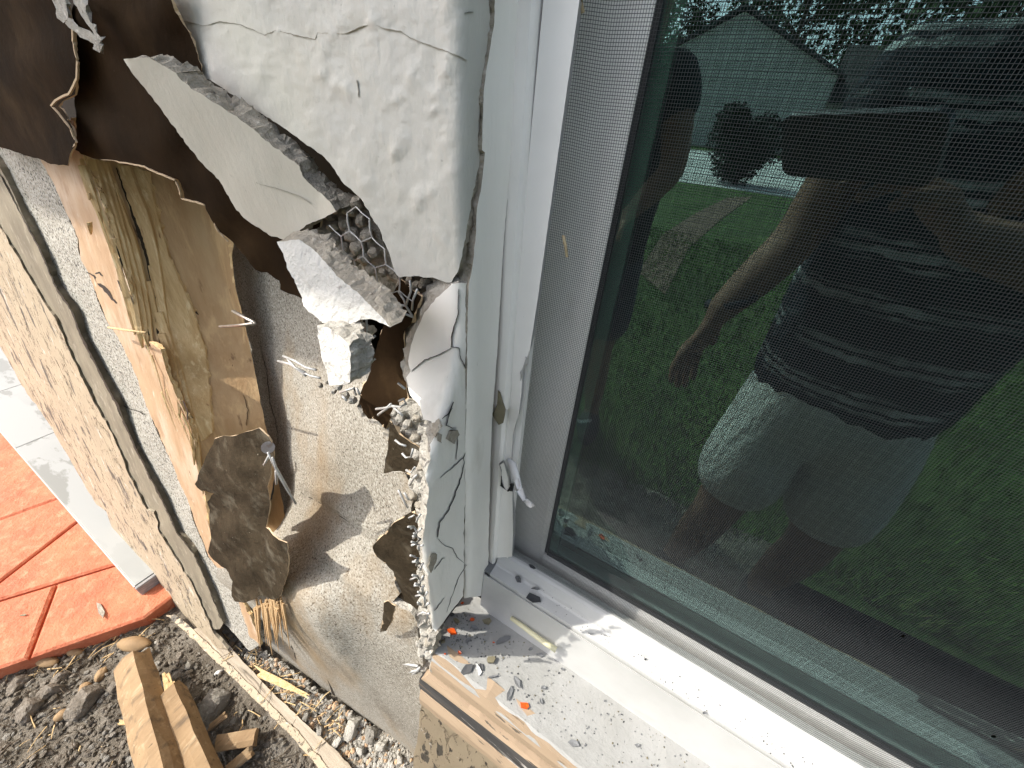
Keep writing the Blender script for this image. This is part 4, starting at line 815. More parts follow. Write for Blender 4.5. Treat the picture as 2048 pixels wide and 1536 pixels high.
def wires(name, segs, y, r, label, group=None, m='wire'):
    bm = bmesh.new()
    for s_ in segs:
        P = []
        for i, q in enumerate(s_):
            yy = (q[2] if len(q) > 2 else y); P.append(hit_y(q[0], q[1], yy))
        tube(bm, P, r*(P[0]-EYE).length, 5)
    return tag(obj(name, bm, M[m], smooth=True), label, 'wire', group)
R_ = .0030
wires('bent_wire', [[(797, 583), (808, 600), (812, 612), (825, 632)], [(820, 560), (822, 583), (816, 598), (812, 612)], [(835, 578), (826, 600), (824, 620)], [(780, 603), (795, 610), (812, 611)], [(800, 618), (810, 628), (826, 634)]], -.098, R_, 'bright bent wires crossing in the notch above the cracked panel')
wires('bent_wire', [[(733, 640), (733, 665), (738, 680), (744, 705)], [(750, 672), (738, 682)], [(730, 690), (733, 715), (738, 730), (750, 718)], [(727, 660), (722, 680)]], -.140, R_, 'dangling broken wires beside the dangling stucco chunk')
wires('bent_wire', [[(752, 818), (770, 816), (785, 812), (800, 814), (812, 808), (808, 798), (798, 802)], [(756, 830), (772, 818), (782, 808)], [(785, 812), (800, 826), (806, 832)], [(796, 766), (810, 778)]], -.135, R_*1.05, 'frosted bundle of wires over the brown paper slot')
wires('bent_wire', [[(685, 792), (694, 802)], [(680, 785), (694, 780), (708, 776), (712, 790)], [(713, 776), (720, 790)]], -.140, R_, 'short broken wires under the dangling stucco chunk')
wires('bent_wire', [[(804, 906), (812, 915), (822, 914), (826, 898)], [(790, 880), (800, 888), (812, 892)], [(820, 970), (828, 955), (834, 950)], [(797, 980), (808, 1002), (816, 1016)], [(808, 985), (818, 1000)], [(812, 940), (822, 945), (830, 935)]], -.148, R_, 'short white wires beside the triangular paper scrap')
lad = []
rl = random.Random(17)
for k in range(11):
    j = lambda q: rl.uniform(-q, q)
    y0 = 1022+k*20+j(7); x0 = 825+k*2.0+j(4); p_ = (x0+j(2), y0+8+j(3)); q_ = (x0+6+j(3), y0+14+j(3)); e_ = (x0+4+j(5), y0+26+j(6))
    if rl.random() < .8: lad.append([(x0-9+j(4), y0+12+j(5), -.168), p_, q_, e_])
    if rl.random() < .7: lad.append([q_, (x0+13+j(4), y0+8+j(5))])
    if rl.random() < .7: lad.append([(x0-7+j(4), y0+2+j(4), -.170), p_])
wires('bent_wire', lad, -.165, R_*.95, 'ladder of white broken lath wires down the edge of the cracked panel')
wires('bent_wire', [[(556, 722), (580, 728), (600, 742), (622, 752), (640, 756)], [(575, 718), (590, 735), (610, 745)], [(566, 712), (590, 722), (612, 735), (632, 740)], [(600, 742), (612, 752)]], -.125, R_*.9, 'rusty thin wires lying on the backing board left of the chunk')
wires('bent_wire', [[(536, 905), (548, 930), (560, 955), (575, 980), (592, 1008)], [(545, 915), (552, 935), (566, 960), (580, 985)], [(538, 912), (528, 930)], [(552, 942), (553, 968)]], -.175, R_*.9, 'thin tangled wires hanging from the round nail head')
wires('bent_wire', [[(790, 1325), (812, 1328), (836, 1332)], [(795, 1335), (815, 1345), (838, 1340)], [(818, 1352), (830, 1345), (840, 1335)]], -.165, R_*.9, 'grey frayed wires where the ledge meets the backing board')
wires('nail', [[(440, 653, -.16), (475, 651, -.165), (511, 647, -.17)]], -.16, .0030, 'long rusty nail lying level across the side of the stud', None, 'nail')
wires('nail', [[(466, 622, -.15), (480, 630, -.158), (508, 645, -.17)]], -.16, .0034, 'short shiny nail slanting above the long rusty nail', None, 'nail')
wires('wood_sliver', [[(217, 655, -.15), (250, 660, -.155), (292, 665, -.16)]], -.16, .0018, 'thin dry sliver stuck out across the stud face', None, 'splinter'); bpy.data.objects['wood_sliver']['category'] = 'sliver'
bm = bmesh.new(); c_ = hit_p(536, 895, BA-.022, BC); bmesh.ops.create_cone(bm, cap_ends=True, segments=14, radius1=.007, radius2=.007, depth=.002, matrix=Matrix.Translation(c_) @ (EYE-c_).to_track_quat('Z', 'Y').to_matrix().to_4x4()); tube(bm, [c_, c_-(EYE-c_).normalized()*.03], .0016, 6); tag(obj('nail', bm, M['nail']), 'round roofing nail head pinning the mud stained paper', 'nail')
for n_ in [o for o in bpy.data.objects if o.name.startswith('nail')]: n_['category'] = 'nail'
#@@PART4@@
# ================================================================== DEBRIS ON LEDGE AND TRACK
def ledge(px, py):
    best = None
    for (y0, z0), (y1, z1) in (((-.070, -.6045), (-.110, -.6030)), ((-.110, -.6030), (-.150, -.6005)), ((-.150, -.6005), (-.1565, -.603))):
        c = (z1-z0)/(y1-y0); d = ray(px, py); t = (z0+c*(-CAMD-y0))/(d.z-c*d.y); p = EYE+d*t
        if best is None or (y1-1e-4 <= p.y <= y0+1e-4): best = p
    return best
def track(px, py):
    p = hit_z(px, py, -.517); return p if p.y < -.046 else hit_p(px, py, -.0445-.3, .6) if False else hit_z(px, py, -.511)
def flake(px, py, r, m, name, label, cat, surf=ledge, ang=0, asp=1.0, seed=0, th=.0012, lift=.0012, group=None):
    rnd = random.Random(seed+int(px*7)); k = rnd.choice((5, 6, 7)); out = []
    for i in range(k):
        a = 2*math.pi*i/k+rnd.uniform(-.3, .3); q = r*rnd.uniform(.6, 1.15); u, v = q*math.cos(a), q*asp*math.sin(a)*.7
        out.append((px+u*math.cos(ang)-v*math.sin(ang), py+u*math.sin(ang)+v*math.cos(ang)))
    bm = bmesh.new(); tl = Vector((rnd.uniform(-.12, .12), rnd.uniform(-.12, .12), 0)); c = surf(px, py)
    lo, hi = [], []
    for q in out:
        p = surf(*q); z = max(0, (p-c).dot(tl)+.0009)*1.6+lift*.3; p = p+Vector((0, 0, z)); lo.append(bm.verts.new(p)); hi.append(bm.verts.new(p+Vector((0, 0, th))))
    cl = bm.verts.new(c+Vector((0, 0, lift*.3))); chh = bm.verts.new(c+Vector((0, 0, lift*.3+th*1.5)))
    for i in range(k):
        j = (i+1) % k; bm.faces.new((lo[i], lo[j], hi[j], hi[i])); bm.faces.new((hi[i], hi[j], chh)); bm.faces.new((lo[j], lo[i], cl))
    return tag(obj(name, bm, M[m]), label, cat, group)
FL = [(902, 1264, 11, 'orange', 'orange_shard', 'biggest orange shard in the corner heap on the ledge', 'shard', .3, 1), (945, 1241, 6, 'orange', 'orange_shard', 'small orange shard behind the corner heap on the ledge', 'shard', 0, 1), (919, 1306, 5, 'orange', 'orange_shard', 'small orange shard left of the dark grey flake', 'shard', 1, 1), (890, 1309, 3, 'orange', 'orange_shard', 'tiny orange crumb at the left edge of the ledge', 'shard', 0, 1), (925, 1207, 4, 'orange', 'orange_shard', 'tiny orange crumb tucked against the window reveal', 'shard', 0, 1), (1051, 1412, 12, 'orange', 'orange_shard', 'glossy orange red shard alone on the open ledge', 'shard', .2, 1), (987, 1286, 2.5, 'orange', 'orange_shard', 'orange speck in front of the olive lump', 'shard', 0, 1),
      (974, 1244, 10, 'flake_olive', 'paint_flake', 'brownish flake at the back of the corner heap', 'flake', 0, 1), (949, 1256, 9, 'flake', 'paint_flake', 'grey flake in the middle of the corner heap', 'flake', .4, 1), (914, 1243, 8, 'flake_olive', 'paint_flake', 'brown crumb just behind the biggest orange shard', 'flake', 0, 1), (937, 1281, 9, 'flake', 'paint_flake', 'curved grey flake below the corner heap', 'flake', -.6, .7), (934, 1338, 15, 'flake_dark', 'paint_flake', 'large dark grey pointed flake near the ledge front', 'flake', -.9, .9), (957, 1341, 14, 'flake_white', 'paint_flake', 'white folded flake standing beside the dark pointed flake', 'flake', 1.2, .5), (963, 1336, 9, 'flake_dark', 'paint_flake', 'dark flake tucked under the white folded flake', 'flake', 1.2, .6), (982, 1321, 12, 'flake_olive', 'mortar_crumb', 'olive mortar lump right of the white folded flake', 'mortar crumb', 0, 1),
      (1005, 1282, 20, 'flake', 'paint_flake', 'long grey flake lying across the shadow edge on the ledge', 'flake', -.5, .45), (985, 1354, 13, 'flake', 'paint_flake', 'thin reddish grey flake in front of the olive lump', 'flake', -.3, .35), (1020, 1387, 18, 'flake', 'paint_flake', 'slender grey flake standing near the ledge front', 'flake', -1.2, .4), (1033, 1365, 15, 'flake', 'paint_flake', 'light grey flake behind the glossy orange shard', 'flake', 1.0, .6), (1079, 1311, 8, 'flake', 'paint_flake', 'small grey flake below the cream plastic strip', 'flake', .3, .8), (1061, 1299, 5, 'flake', 'paint_flake', 'tiny grey chip left of the small flake by the cream strip', 'flake', 0, 1), (1086, 1376, 6, 'flake', 'paint_flake', 'round grey chip on the ledge above the orange shard', 'flake', 0, 1), (1082, 1403, 6, 'flake', 'paint_flake', 'grey chip right of the glossy orange shard', 'flake', 1.3, .7), (1147, 1487, 16, 'flake', 'paint_flake', 'blue grey angular flake near the bottom edge of the photo', 'flake', .5, .8), (1274, 1491, 6, 'flake', 'paint_flake', 'round grey chip farthest right on the ledge', 'flake', 0, 1), (1124, 1339, 4, 'flake', 'paint_flake', 'tiny chip in the groove at the back of the ledge', 'flake', 0, 1), (903, 1230, 6, 'flake_dark', 'paint_flake', 'dark crumb at the foot of the cracked panel', 'flake', 0, 1), (886, 1285, 6, 'flake_olive', 'mortar_crumb', 'olive crumb on the left end of the ledge', 'mortar crumb', 0, 1)]
for i, (px, py, r, m, nm, lab, cat, an, asp) in enumerate(FL): flake(px, py, r, m, nm, lab, cat, ledge, an, asp, i, .0035 if 'crumb' in nm else .0012)
for i, (px, py, r, m, lab, an, asp) in enumerate([(1036, 1159, 11, 'flake', 'grey flake on the window track close to the frame corner', .9, .8), (1071, 1179, 10, 'flake', 'thin grey flake in the middle of the track debris', .3, .4), (1068, 1199, 19, 'flake_dark', 'large dark flake overhanging the window track edge', .5, .6), (1407, 1427, 5, 'flake', 'single grey chip far along the window track', 0, 1), (1290, 1320, 3, 'flake_dark', 'tiny dark chip halfway along the window track', 0, 1)]): flake(px, py, r, m, 'paint_flake', lab, 'flake', track, an, asp, 40+i)
flake(1064, 1135, 8, 'flake_dark', 'paint_flake', 'dark flake leaning on the bottom of the screen', 'flake', lambda x, y: hit_z(x, y, -.4985), .4, .6, 55)
# cream strip stuck between fascia and ledge
bm = bmesh.new(); tube(bm, [hit_y(1022, 1236, -.0715), hit_y(1046, 1253, -.073), hit_y(1075, 1275, -.074), hit_y(1112, 1300, -.0745)], .0028, 6, 1.4); tag(obj('plastic_strip', bm, M['yellow'], smooth=True), 'cream plastic strip wedged between the sill and the ledge', 'strip')
# metal showing through on the dented frame
for i, (pl, m, lab) in enumerate([([(996, 782), (1000, 784), (1003, 800), (1008, 815), (1009, 832), (1005, 846), (996, 846), (989, 838), (984, 828), (990, 820), (994, 810), (995, 795)], 'flake_olive', 'curled olive strip of sealant peeling from the window frame'), ([(1052, 716), (1055, 718), (1049, 735), (1045, 755), (1040, 762), (1043, 742)], 'alu', 'bare metal scar on the dented edge of the screen frame')]):
    o = plate('sealant_flake' if i == 0 else 'metal_scar', pl, S_y(-.0545 if i == 0 else -.0468), .0012, [M[m]], None if i == 0 else win, grid=8, jag=.8, seed=70+i, layers=1)
    if i == 0: tag(o, lab, 'flake')
for i, (px, py, L, lab) in enumerate([(1130, 490, 24, 'dry seed husk caught in the screen beside the dented frame'), (1162, 10, 16, 'brown husk caught at the top left of the screen')]):
    bm = bmesh.new(); a = hit_y(px-4, py-L*.8, -.0318); b = hit_y(px+1, py, -.0330); c = hit_y(px+4, py+L, -.0318); tube(bm, [a, (a+b)/2, b, (b+c)/2, c], .0011, 6); rock(bm, (a+b)/2, .0022, seed=i, sub=2, squash=(.5, .5, 1.4), rough=.3); tag(obj('seed_husk', bm, M['leafbit']), lab, 'seed husk')
for i, (px, py, r, lab) in enumerate([(1803, 1274, 4, 'tiny pale fleck stuck on the middle of the screen'), (1983, 1474, 7, 'small tan fleck stuck low on the screen')]):
    flake(px, py, r, 'leafbit', 'fleck', lab, 'fleck', lambda x, y: hit_y(x, y, -.0315), .3, .8, 90+i, .0005, 0)
# fine grit over ledge, one mass
bm = bmesh.new(); rg = random.Random(12)
for i in range(560):
    if i < 230: px = 880+abs(rg.gauss(0, 55)); py = 1205+(px-880)*.55+rg.uniform(-8, 70)
    else: px = rg.uniform(890, 1500); py = 1290+(px-1010)*.66+rg.uniform(-30, 110)
    p = ledge(px, py)
    if p.y > -.072 or p.y < -.156 or p.x < -.172: continue
    r = rg.uniform(.0003, .0011); s = bmesh.ops.create_icosphere(bm, subdivisions=1, radius=r, matrix=Matrix.Translation(p+Vector((0, 0, r*.5))))
    mi = rg.choice((0, 0, 0, 1, 2))
    for v in s['verts']:
        v.co += Vector((rg.uniform(-r, r), rg.uniform(-r, r), 0))*.5
        for f in v.link_faces: f.material_index = mi
tag(obj('grit', bm, [M['flake'], M['flake_olive'], M['flake_dark']]), 'fine grey grit scattered over the white ledge', 'grit', kind='stuff')
bm = bmesh.new()
for i in range(150):
    px = rg.uniform(1030, 1800); py = 1174+(px-1024)*.65-rg.uniform(2, 40); p = track(px, py); r = rg.uniform(.0003, .0007)
    bmesh.ops.create_icosphere(bm, subdivisions=1, radius=r, matrix=Matrix.Translation(p+Vector((0, 0, r*.4))))
tag(obj('grit', bm, [M['flake_dark']]), 'dark grit along the white window track', 'grit', kind='stuff')
for i, (pl, mm) in enumerate([([(864, 842), (880, 838), (885, 848), (870, 870), (862, 862)], 'flake'), ([(900, 858), (915, 856), (919, 866), (908, 878), (897, 872)], 'flake'), ([(878, 862), (884, 865), (882, 880), (876, 874)], 'flake'), ([(866, 1102), (874, 1104), (872, 1120), (862, 1142), (856, 1130)], 'flake_olive')]):
    o = plate('bare_patch', pl, SRO, .001, [M['mortar']], rpl, grid=8, jag=1.5, seed=80+i, layers=1, warp=lambda x, y: Vector((.0016, -.0018, 0)))

# ================================================================== GROUND DEBRIS
def soilpt(px, py):
    p = hit_z(px, py, -1.30)
    for _ in range(3): p = hit_z(px, py, soil_z(p.x, p.y)-H)
    return p
ST = [(272, 1291, 33, (1.0, .42, .36), 'pebble', 'long smooth tan pebble under the slab corner', .12), (98, 1326, 20, (1, .45, .4), 'pebble', 'flat yellowish pebble half hidden under the slab edge', .12), (152, 1306, 15, (1, .5, .5), 'pebble', 'short tan pebble wedged under the slab edge', .12), (176, 1402, 28, (.75, 1, .7), 'slag', 'knobbly grey brown clod left of the timber offcut', .5), (126, 1431, 11, (1, .8, .7), 'pebble', 'small tan pebble left of the knobbly clod', .15), (205, 1350, 13, (1, .7, .7), 'pebble', 'reddish tan pebble behind the timber offcut', .2), (172, 1376, 10, (.9, .9, .7), 'pebble', 'small brown pebble on top of the knobbly clod', .2), (122, 1357, 13, (1, .8, .8), 'slag', 'dark clod below the short tan pebble', .4), (230, 1372, 12, (1, .8, .6), 'slag', 'flat brown clod touching the timber offcut', .4), (428, 1412, 33, (.9, 1, .6), 'stone', 'large dusty grey stone right of the timber offcuts', .4), (380, 1331, 10, (.8, 1, .7), 'stone', 'pale angular stone between plank and offcuts', .35), (437, 1346, 8, (.6, 1.1, .6), 'flake_white', 'white chip beside the skirting plank', .35), (470, 1440, 10, (.8, 1, .6), 'stone', 'blue grey chip right of the large dusty stone', .35), (297, 1306, 12, (.8, 1, .6), 'stone', 'pale pebble beside the long tan pebble', .2), (60, 1420, 22, (1, .8, .6), 'slag', 'big dark clod at the left edge of the soil', .5), (100, 1385, 18, (1, .8, .7), 'slag', 'dark round clod in the shadowed soil', .5), (40, 1370, 16, (1, .8, .7), 'slag', 'dark crumbly clod by the slab front', .5)]
for i, (px, py, r, sq, m, lab, ro) in enumerate(ST):
    c = soilpt(px, py); rr = r*(c-EYE).length/FPX*.62; bm = bmesh.new(); rock(bm, c+Vector((0, 0, rr*.25)), rr, seed=i+2, sub=3, squash=sq, rough=ro, rot=Matrix.Rotation(.5 if ro < .15 else i*1.1, 3, 'Z'))
    tag(obj('pebble' if m == 'pebble' else 'clod' if m == 'slag' else 'stone', bm, M[m], smooth=ro < .2), lab, 'pebble' if m == 'pebble' else 'clod' if m == 'slag' else 'stone')
SB = [(703, 1455, 26, 'largest grey stone leaning on the foot of the backing board'), (742, 1466, 22, 'pale stone right of the largest grey stone'), (676, 1482, 18, 'grey stone below the largest grey stone'), (640, 1462, 17, 'grey stone left of the largest grey stone'), (762, 1492, 16, 'rounded stone near the lower end of the backing board'), (612, 1432, 13, 'angular chip halfway along the rubble strip'), (720, 1500, 14, 'grey stone nearest the bottom edge of the photo'), (590, 1400, 12, 'pale chip beside the pine splinter'), (800, 1518, 13, 'last stone at the right end of the rubble strip'), (655, 1435, 11, 'small dark stone under the tear in the backing board')]
for i, (px, py, r, lab) in enumerate(SB):
    c = hit_z(px, py, -1.275); rr = r*(c-EYE).length/FPX*.52; bm = bmesh.new(); rock(bm, c, rr, seed=i+40, sub=3, squash=(1, .75, .6), rough=.6); tag(obj('stone', bm, M['stone' if i % 2 else 'mortar_pale']), lab, 'stone')
def scatter(name, poly_, n, rmin, rmax, mats, z, label, cat, seed, flat=.7):
    t = bmesh.new(); bmesh.ops.create_icosphere(t, subdivisions=1, radius=1); T = [v.co.copy() for v in t.verts]; F = [[v.index for v in f.verts] for f in t.faces]; t.free()
    rnd = random.Random(seed); xs = [p[0] for p in poly_]; ys = [p[1] for p in poly_]; k = 0; V = []; FF = []; MI = []
    while k < n:
        px, py = rnd.uniform(min(xs), max(xs)), rnd.uniform(min(ys), max(ys))
        if not inp(px, py, poly_): continue
        k += 1; p = z(px, py); r = rmin+(rmax-rmin)*rnd.random()**3; e = [rnd.uniform(.6, 1.3) for _ in range(3)]; R = Matrix.Rotation(rnd.uniform(0, 6), 3, 'Z') @ Matrix.Rotation(rnd.uniform(-.6, .6), 3, 'X'); b0 = len(V); mi = rnd.randrange(len(mats))
        for v in T:
            q = v*(r*(1+rnd.uniform(-.32, .22))); V.append(p+R @ Vector((q.x*e[0], q.y*e[1], q.z*flat*e[2]))+Vector((0, 0, r*.3)))
        for f in F: FF.append([b0+i for i in f]); MI.append(mi)
    me = bpy.data.meshes.new(name); org = V[0].copy(); me.from_pydata([v-org for v in V], [], FF)
    for m in mats: me.materials.append(M[m])
    me.polygons.foreach_set('material_index', MI); o = bpy.data.objects.new(name, me); C.objects.link(o); o.location = org
    return tag(o, label, cat, kind='stuff')
RP = [(415, 1240), (450, 1250), (560, 1322), (655, 1398), (765, 1462), (850, 1520), (850, 1580), (760, 1590), (690, 1520), (612, 1452), (555, 1402), (490, 1330), (440, 1265)]
scatter('rubble', RP, 6000, .0010, .0075, ['mortar_pale', 'mortar_pale', 'sheet', 'stone', 'mortar_pale', 'wood_face'], lambda x, y: hit_z(x, y, -1.286+.006*noise.noise(Vector((x*.05, y*.05, 0)))), 'loose pale mortar rubble between the plank and the backing board', 'rubble', 5)
scatter('gravel', [(0, 1345), (130, 1300), (290, 1245), (340, 1245), (640, 1546), (640, 1640), (-80, 1640), (-80, 1370)], 6500, .0011, .0085, ['slag', 'soil', 'soil', 'slag', 'soil', 'stone'], soilpt, 'small crumbs of dark earth and gravel on the soil', 'gravel', 6)
bm = bmesh.new(); rg = random.Random(8)
for i in range(330):
    if i < 120: px = rg.uniform(60, 330); py = 1330-(px-60)*.28+rg.uniform(-15, 30)
    elif i < 210: t = rg.random(); px = 440+t*240; py = 1262+t*215+rg.uniform(-22, 22)
    else: px = rg.uniform(0, 620); py = rg.uniform(1370, 1560)
    p = soilpt(px, py) if i < 120 or i >= 210 else hit_z(px, py, -1.275); a = rg.uniform(0, 6.28); L = rg.uniform(.012, .05); d = Vector((math.cos(a), math.sin(a), rg.uniform(-.2, .4)))*L
    fs0 = set(bm.faces); tube(bm, [p+Vector((0, 0, .003)), p+d*.5+Vector((rg.uniform(-.004, .004), 0, .005)), p+d], rg.uniform(.0006, .0018), 4, .5); mi = rg.choice((0, 0, 1)) if i < 120 or i >= 210 else rg.choice((1, 1, 0))
    for f in bm.faces:
        if f not in fs0: f.material_index = mi
tag(obj('straw', bm, [M['bark'], M['splinter']]), 'dry straw and thin wood shreds littering the soil and rubble', 'straw', kind='stuff')
def beam(name, p0, p1, wd_, ht, m, label, roll=0, seed=0, frayed=.012, segs=10, taper=1.0):
    d = (p1-p0); L = d.length; d.normalize(); s = d.cross(Vector((0, 0, 1))).normalized(); u = s.cross(d); R = Matrix.Rotation(roll, 3, d); s, u = R @ s, R @ u
    bm = bmesh.new(); rows = []; prof = [(-.5, -.5), (-.05, -.5), (.5, -.42), (.5, .38), (.2, .5), (-.15, .5), (-.5, .40), (-.52, 0)]; rnd = random.Random(seed)
    for i in range(segs+1):
        t = i/segs; row = []
        for k, (a, b) in enumerate(prof):
            e = frayed*rnd.uniform(-1, 1) if i in (0, segs) else 0
            sc_ = 1+(taper-1)*t
            p = p0+d*(L*t+e)+s*(a*wd_*sc_)+u*(b*ht*sc_); p += Vector(noise.noise_vector(p*18+Vector((seed, k, 0))))*.0035; row.append(bm.verts.new(p))
        rows.append(row)
    n = len(prof)
    for i in range(segs):
        for j in range(n): bm.faces.new((rows[i][j], rows[i][(j+1) % n], rows[i+1][(j+1) % n], rows[i+1][j]))
    c0 = bm.verts.new(p0+d*frayed*1.2); c1 = bm.verts.new(p1)
    for j in range(n): bm.faces.new((rows[0][(j+1) % n], rows[0][j], c0)); bm.faces.new((rows[-1][j], rows[-1][(j+1) % n], c1))
    o = obj(name, bm, M[m]); return tag(o, label, 'timber offcut')
z_ = Vector((0, 0, .03))
oa = beam('timber_offcut', hit_z(262, 1322, -1.235), hit_z(340, 1620, -1.215), .060, .05, 'offcut', 'longer pale timber offcut lying on the soil', .55, 1)
ob_ = beam('timber_offcut', hit_z(337, 1385, -1.245), hit_z(425, 1600, -1.235), .052, .045, 'offcut', 'shorter timber offcut with a splintered end beside the longer one', .3, 2)
bm = bmesh.new(); rg = random.Random(4)
for i in range(16):
    px, py = 325+rg.uniform(0, 24), 1345+rg.uniform(0, 22); a = hit_z(px, py, -1.225); b = hit_z(px+12+rg.uniform(-4, 6), py+45+rg.uniform(0, 20), -1.235); tube(bm, [a, (a+b)/2, b], rg.uniform(.002, .005), 4, 1.5)
obj('splintered_end', bm, M['splinter'], ob_)
crack([(283, 1405), (290, 1430), (297, 1455), (306, 1462)], lambda x, y: hit_z(x, y, -1.200), 4, oa, 'split', 95, .002, 'cavity')
beam('timber_offcut', hit_z(436, 1487, -1.285), hit_z(512, 1474, -1.280), .032, .022, 'offcut', 'small square timber block at the bottom beside the chips', .1, 3, .003)
beam('timber_offcut', hit_z(455, 1540, -1.290), hit_z(505, 1500, -1.285), .022, .012, 'offcut', 'thin chip of timber below the small square block', .4, 4, .006)
beam('timber_offcut', hit_z(420, 1455, -1.290), hit_z(452, 1430, -1.287), .014, .010, 'offcut', 'brown sliver of timber by the large dusty stone', .4, 6, .006)
beam('pine_splinter', hit_z(512, 1342, -1.262), hit_z(608, 1388, -1.258), .020, .006, 'splinter', 'long pale pine splinter lying on the rubble strip', .2, 5, .02, 10, .35); bpy.data.objects['pine_splinter']['category'] = 'splinter'
beam('pine_splinter', hit_z(240, 1445, -1.292), hit_z(268, 1448, -1.292), .010, .004, 'splinter', 'tiny yellow splinter left of the longer offcut', .2, 7, .006, 6, .4); bpy.data.objects['pine_splinter.001']['category'] = 'splinter'
flake(205, 1222, 19, 'mortar', 'cement_blob', 'grey cement splash dried on the red slab', 'cement splash', lambda x, y: hit_z(x, y, zs+.001), 1.2, .7, 5, .003, 0)
flake(47, 1231, 10, 'flake_olive', 'cement_blob', 'faint olive scuff of cement near the slab joint', 'cement splash', lambda x, y: hit_z(x, y, zs+.0005), 0, .4, 6, .0008, 0)

# ================================================================== PEOPLE (seen mirrored in the glass)
def skin(name, verts, edges, m, parent=None, root=0, sub=2):
    me = bpy.data.meshes.new(name); org = Vector(verts[root][0]); me.from_pydata([Vector(v[0])-org for v in verts], edges, [])
    me.materials.append(m); o = bpy.data.objects.new(name, me); C.objects.link(o); o.location = org+Vector((0, 0, H))-(wloc(parent) if parent else Vector((0, 0, 0))); o.parent = parent
    md = o.modifiers.new('skin', 'SKIN'); md.use_smooth_shade = True
    for i, v in enumerate(verts):
        r = v[1] if isinstance(v[1], tuple) else (v[1], v[1]); me.skin_vertices[0].data[i].radius = r; me.skin_vertices[0].data[i].use_root = (i == root)
    s = o.modifiers.new('sub', 'SUBSURF'); s.levels = sub; s.render_levels = sub
    return o
def chain(V, E, pts, start=None):
    p = start
    for q in pts:
        V.append(q); i = len(V)-1
        if p is not None: E.append((p, i))
        p = i
    return p
def hand(V, E, wr, pos, d, side_, curl, s=1):
    """palm, four unequal fingers and a side thumb growing from wrist vertex wr"""
    d = Vector(d).normalized(); sd_ = Vector(side_).normalized(); nrm = d.cross(sd_); pos = Vector(pos)
    palm = chain(V, E, [(pos+d*.022*s, (.026, .018)), (pos+d*.052*s, (.030, .015))], wr)
    for k, (off, L) in enumerate(((-.034, .072), (-.012, .082), (.011, .076), (.033, .060))):
        b = pos+d*.092*s+sd_*off; a1 = b+sd_*off*.25+d*L*.5*math.cos(curl)+nrm*L*.5*math.sin(curl); a2 = a1+d*L*.5*math.cos(curl*2.2)+nrm*L*.5*math.sin(curl*2.2); chain(V, E, [(b, .0095), (a1, .0085), (a2, .007)], palm)
    b = pos+d*.03*s-sd_*.035; chain(V, E, [(b, .012), (b+d*.03-sd_*.022, .010), (b+d*.055-sd_*.028+nrm*.008, .008)], palm)
def face(par, c, fw, hairm, skinm):
    fw = Vector(fw).normalized(); rt = fw.cross(Vector((0, 0, 1))).normalized(); up = Vector((0, 0, 1)); c = Vector(c)+Vector((0, 0, H))
    bm = bmesh.new(); rock(bm, c+up*.025-fw*.012, .104, 1, 3, (.86, .98, 1.05), .05, Matrix.Identity(3))
    for v in list(bm.verts):
        q = v.co-c
        if q.dot(fw) > .045 and q.z < .065: bm.verts.remove(v)
    obj('hair', bm, hairm, par, smooth=True, recalc=False)
    bm = bmesh.new()
    for s in (-1, 1): rock(bm, c+fw*.088+rt*.032*s+up*.005, .012, 2, 2, (1, 1, 1), 0, Matrix.Identity(3))
    obj('eyes', bm, M['carglass'], par, smooth=True)
    bm = bmesh.new(); tube(bm, [c+fw*.092-up*.052-rt*.024, c+fw*.100-up*.050, c+fw*.092-up*.052+rt*.024], .005, 6); obj('mouth', bm, M['mulch'], par, smooth=True)
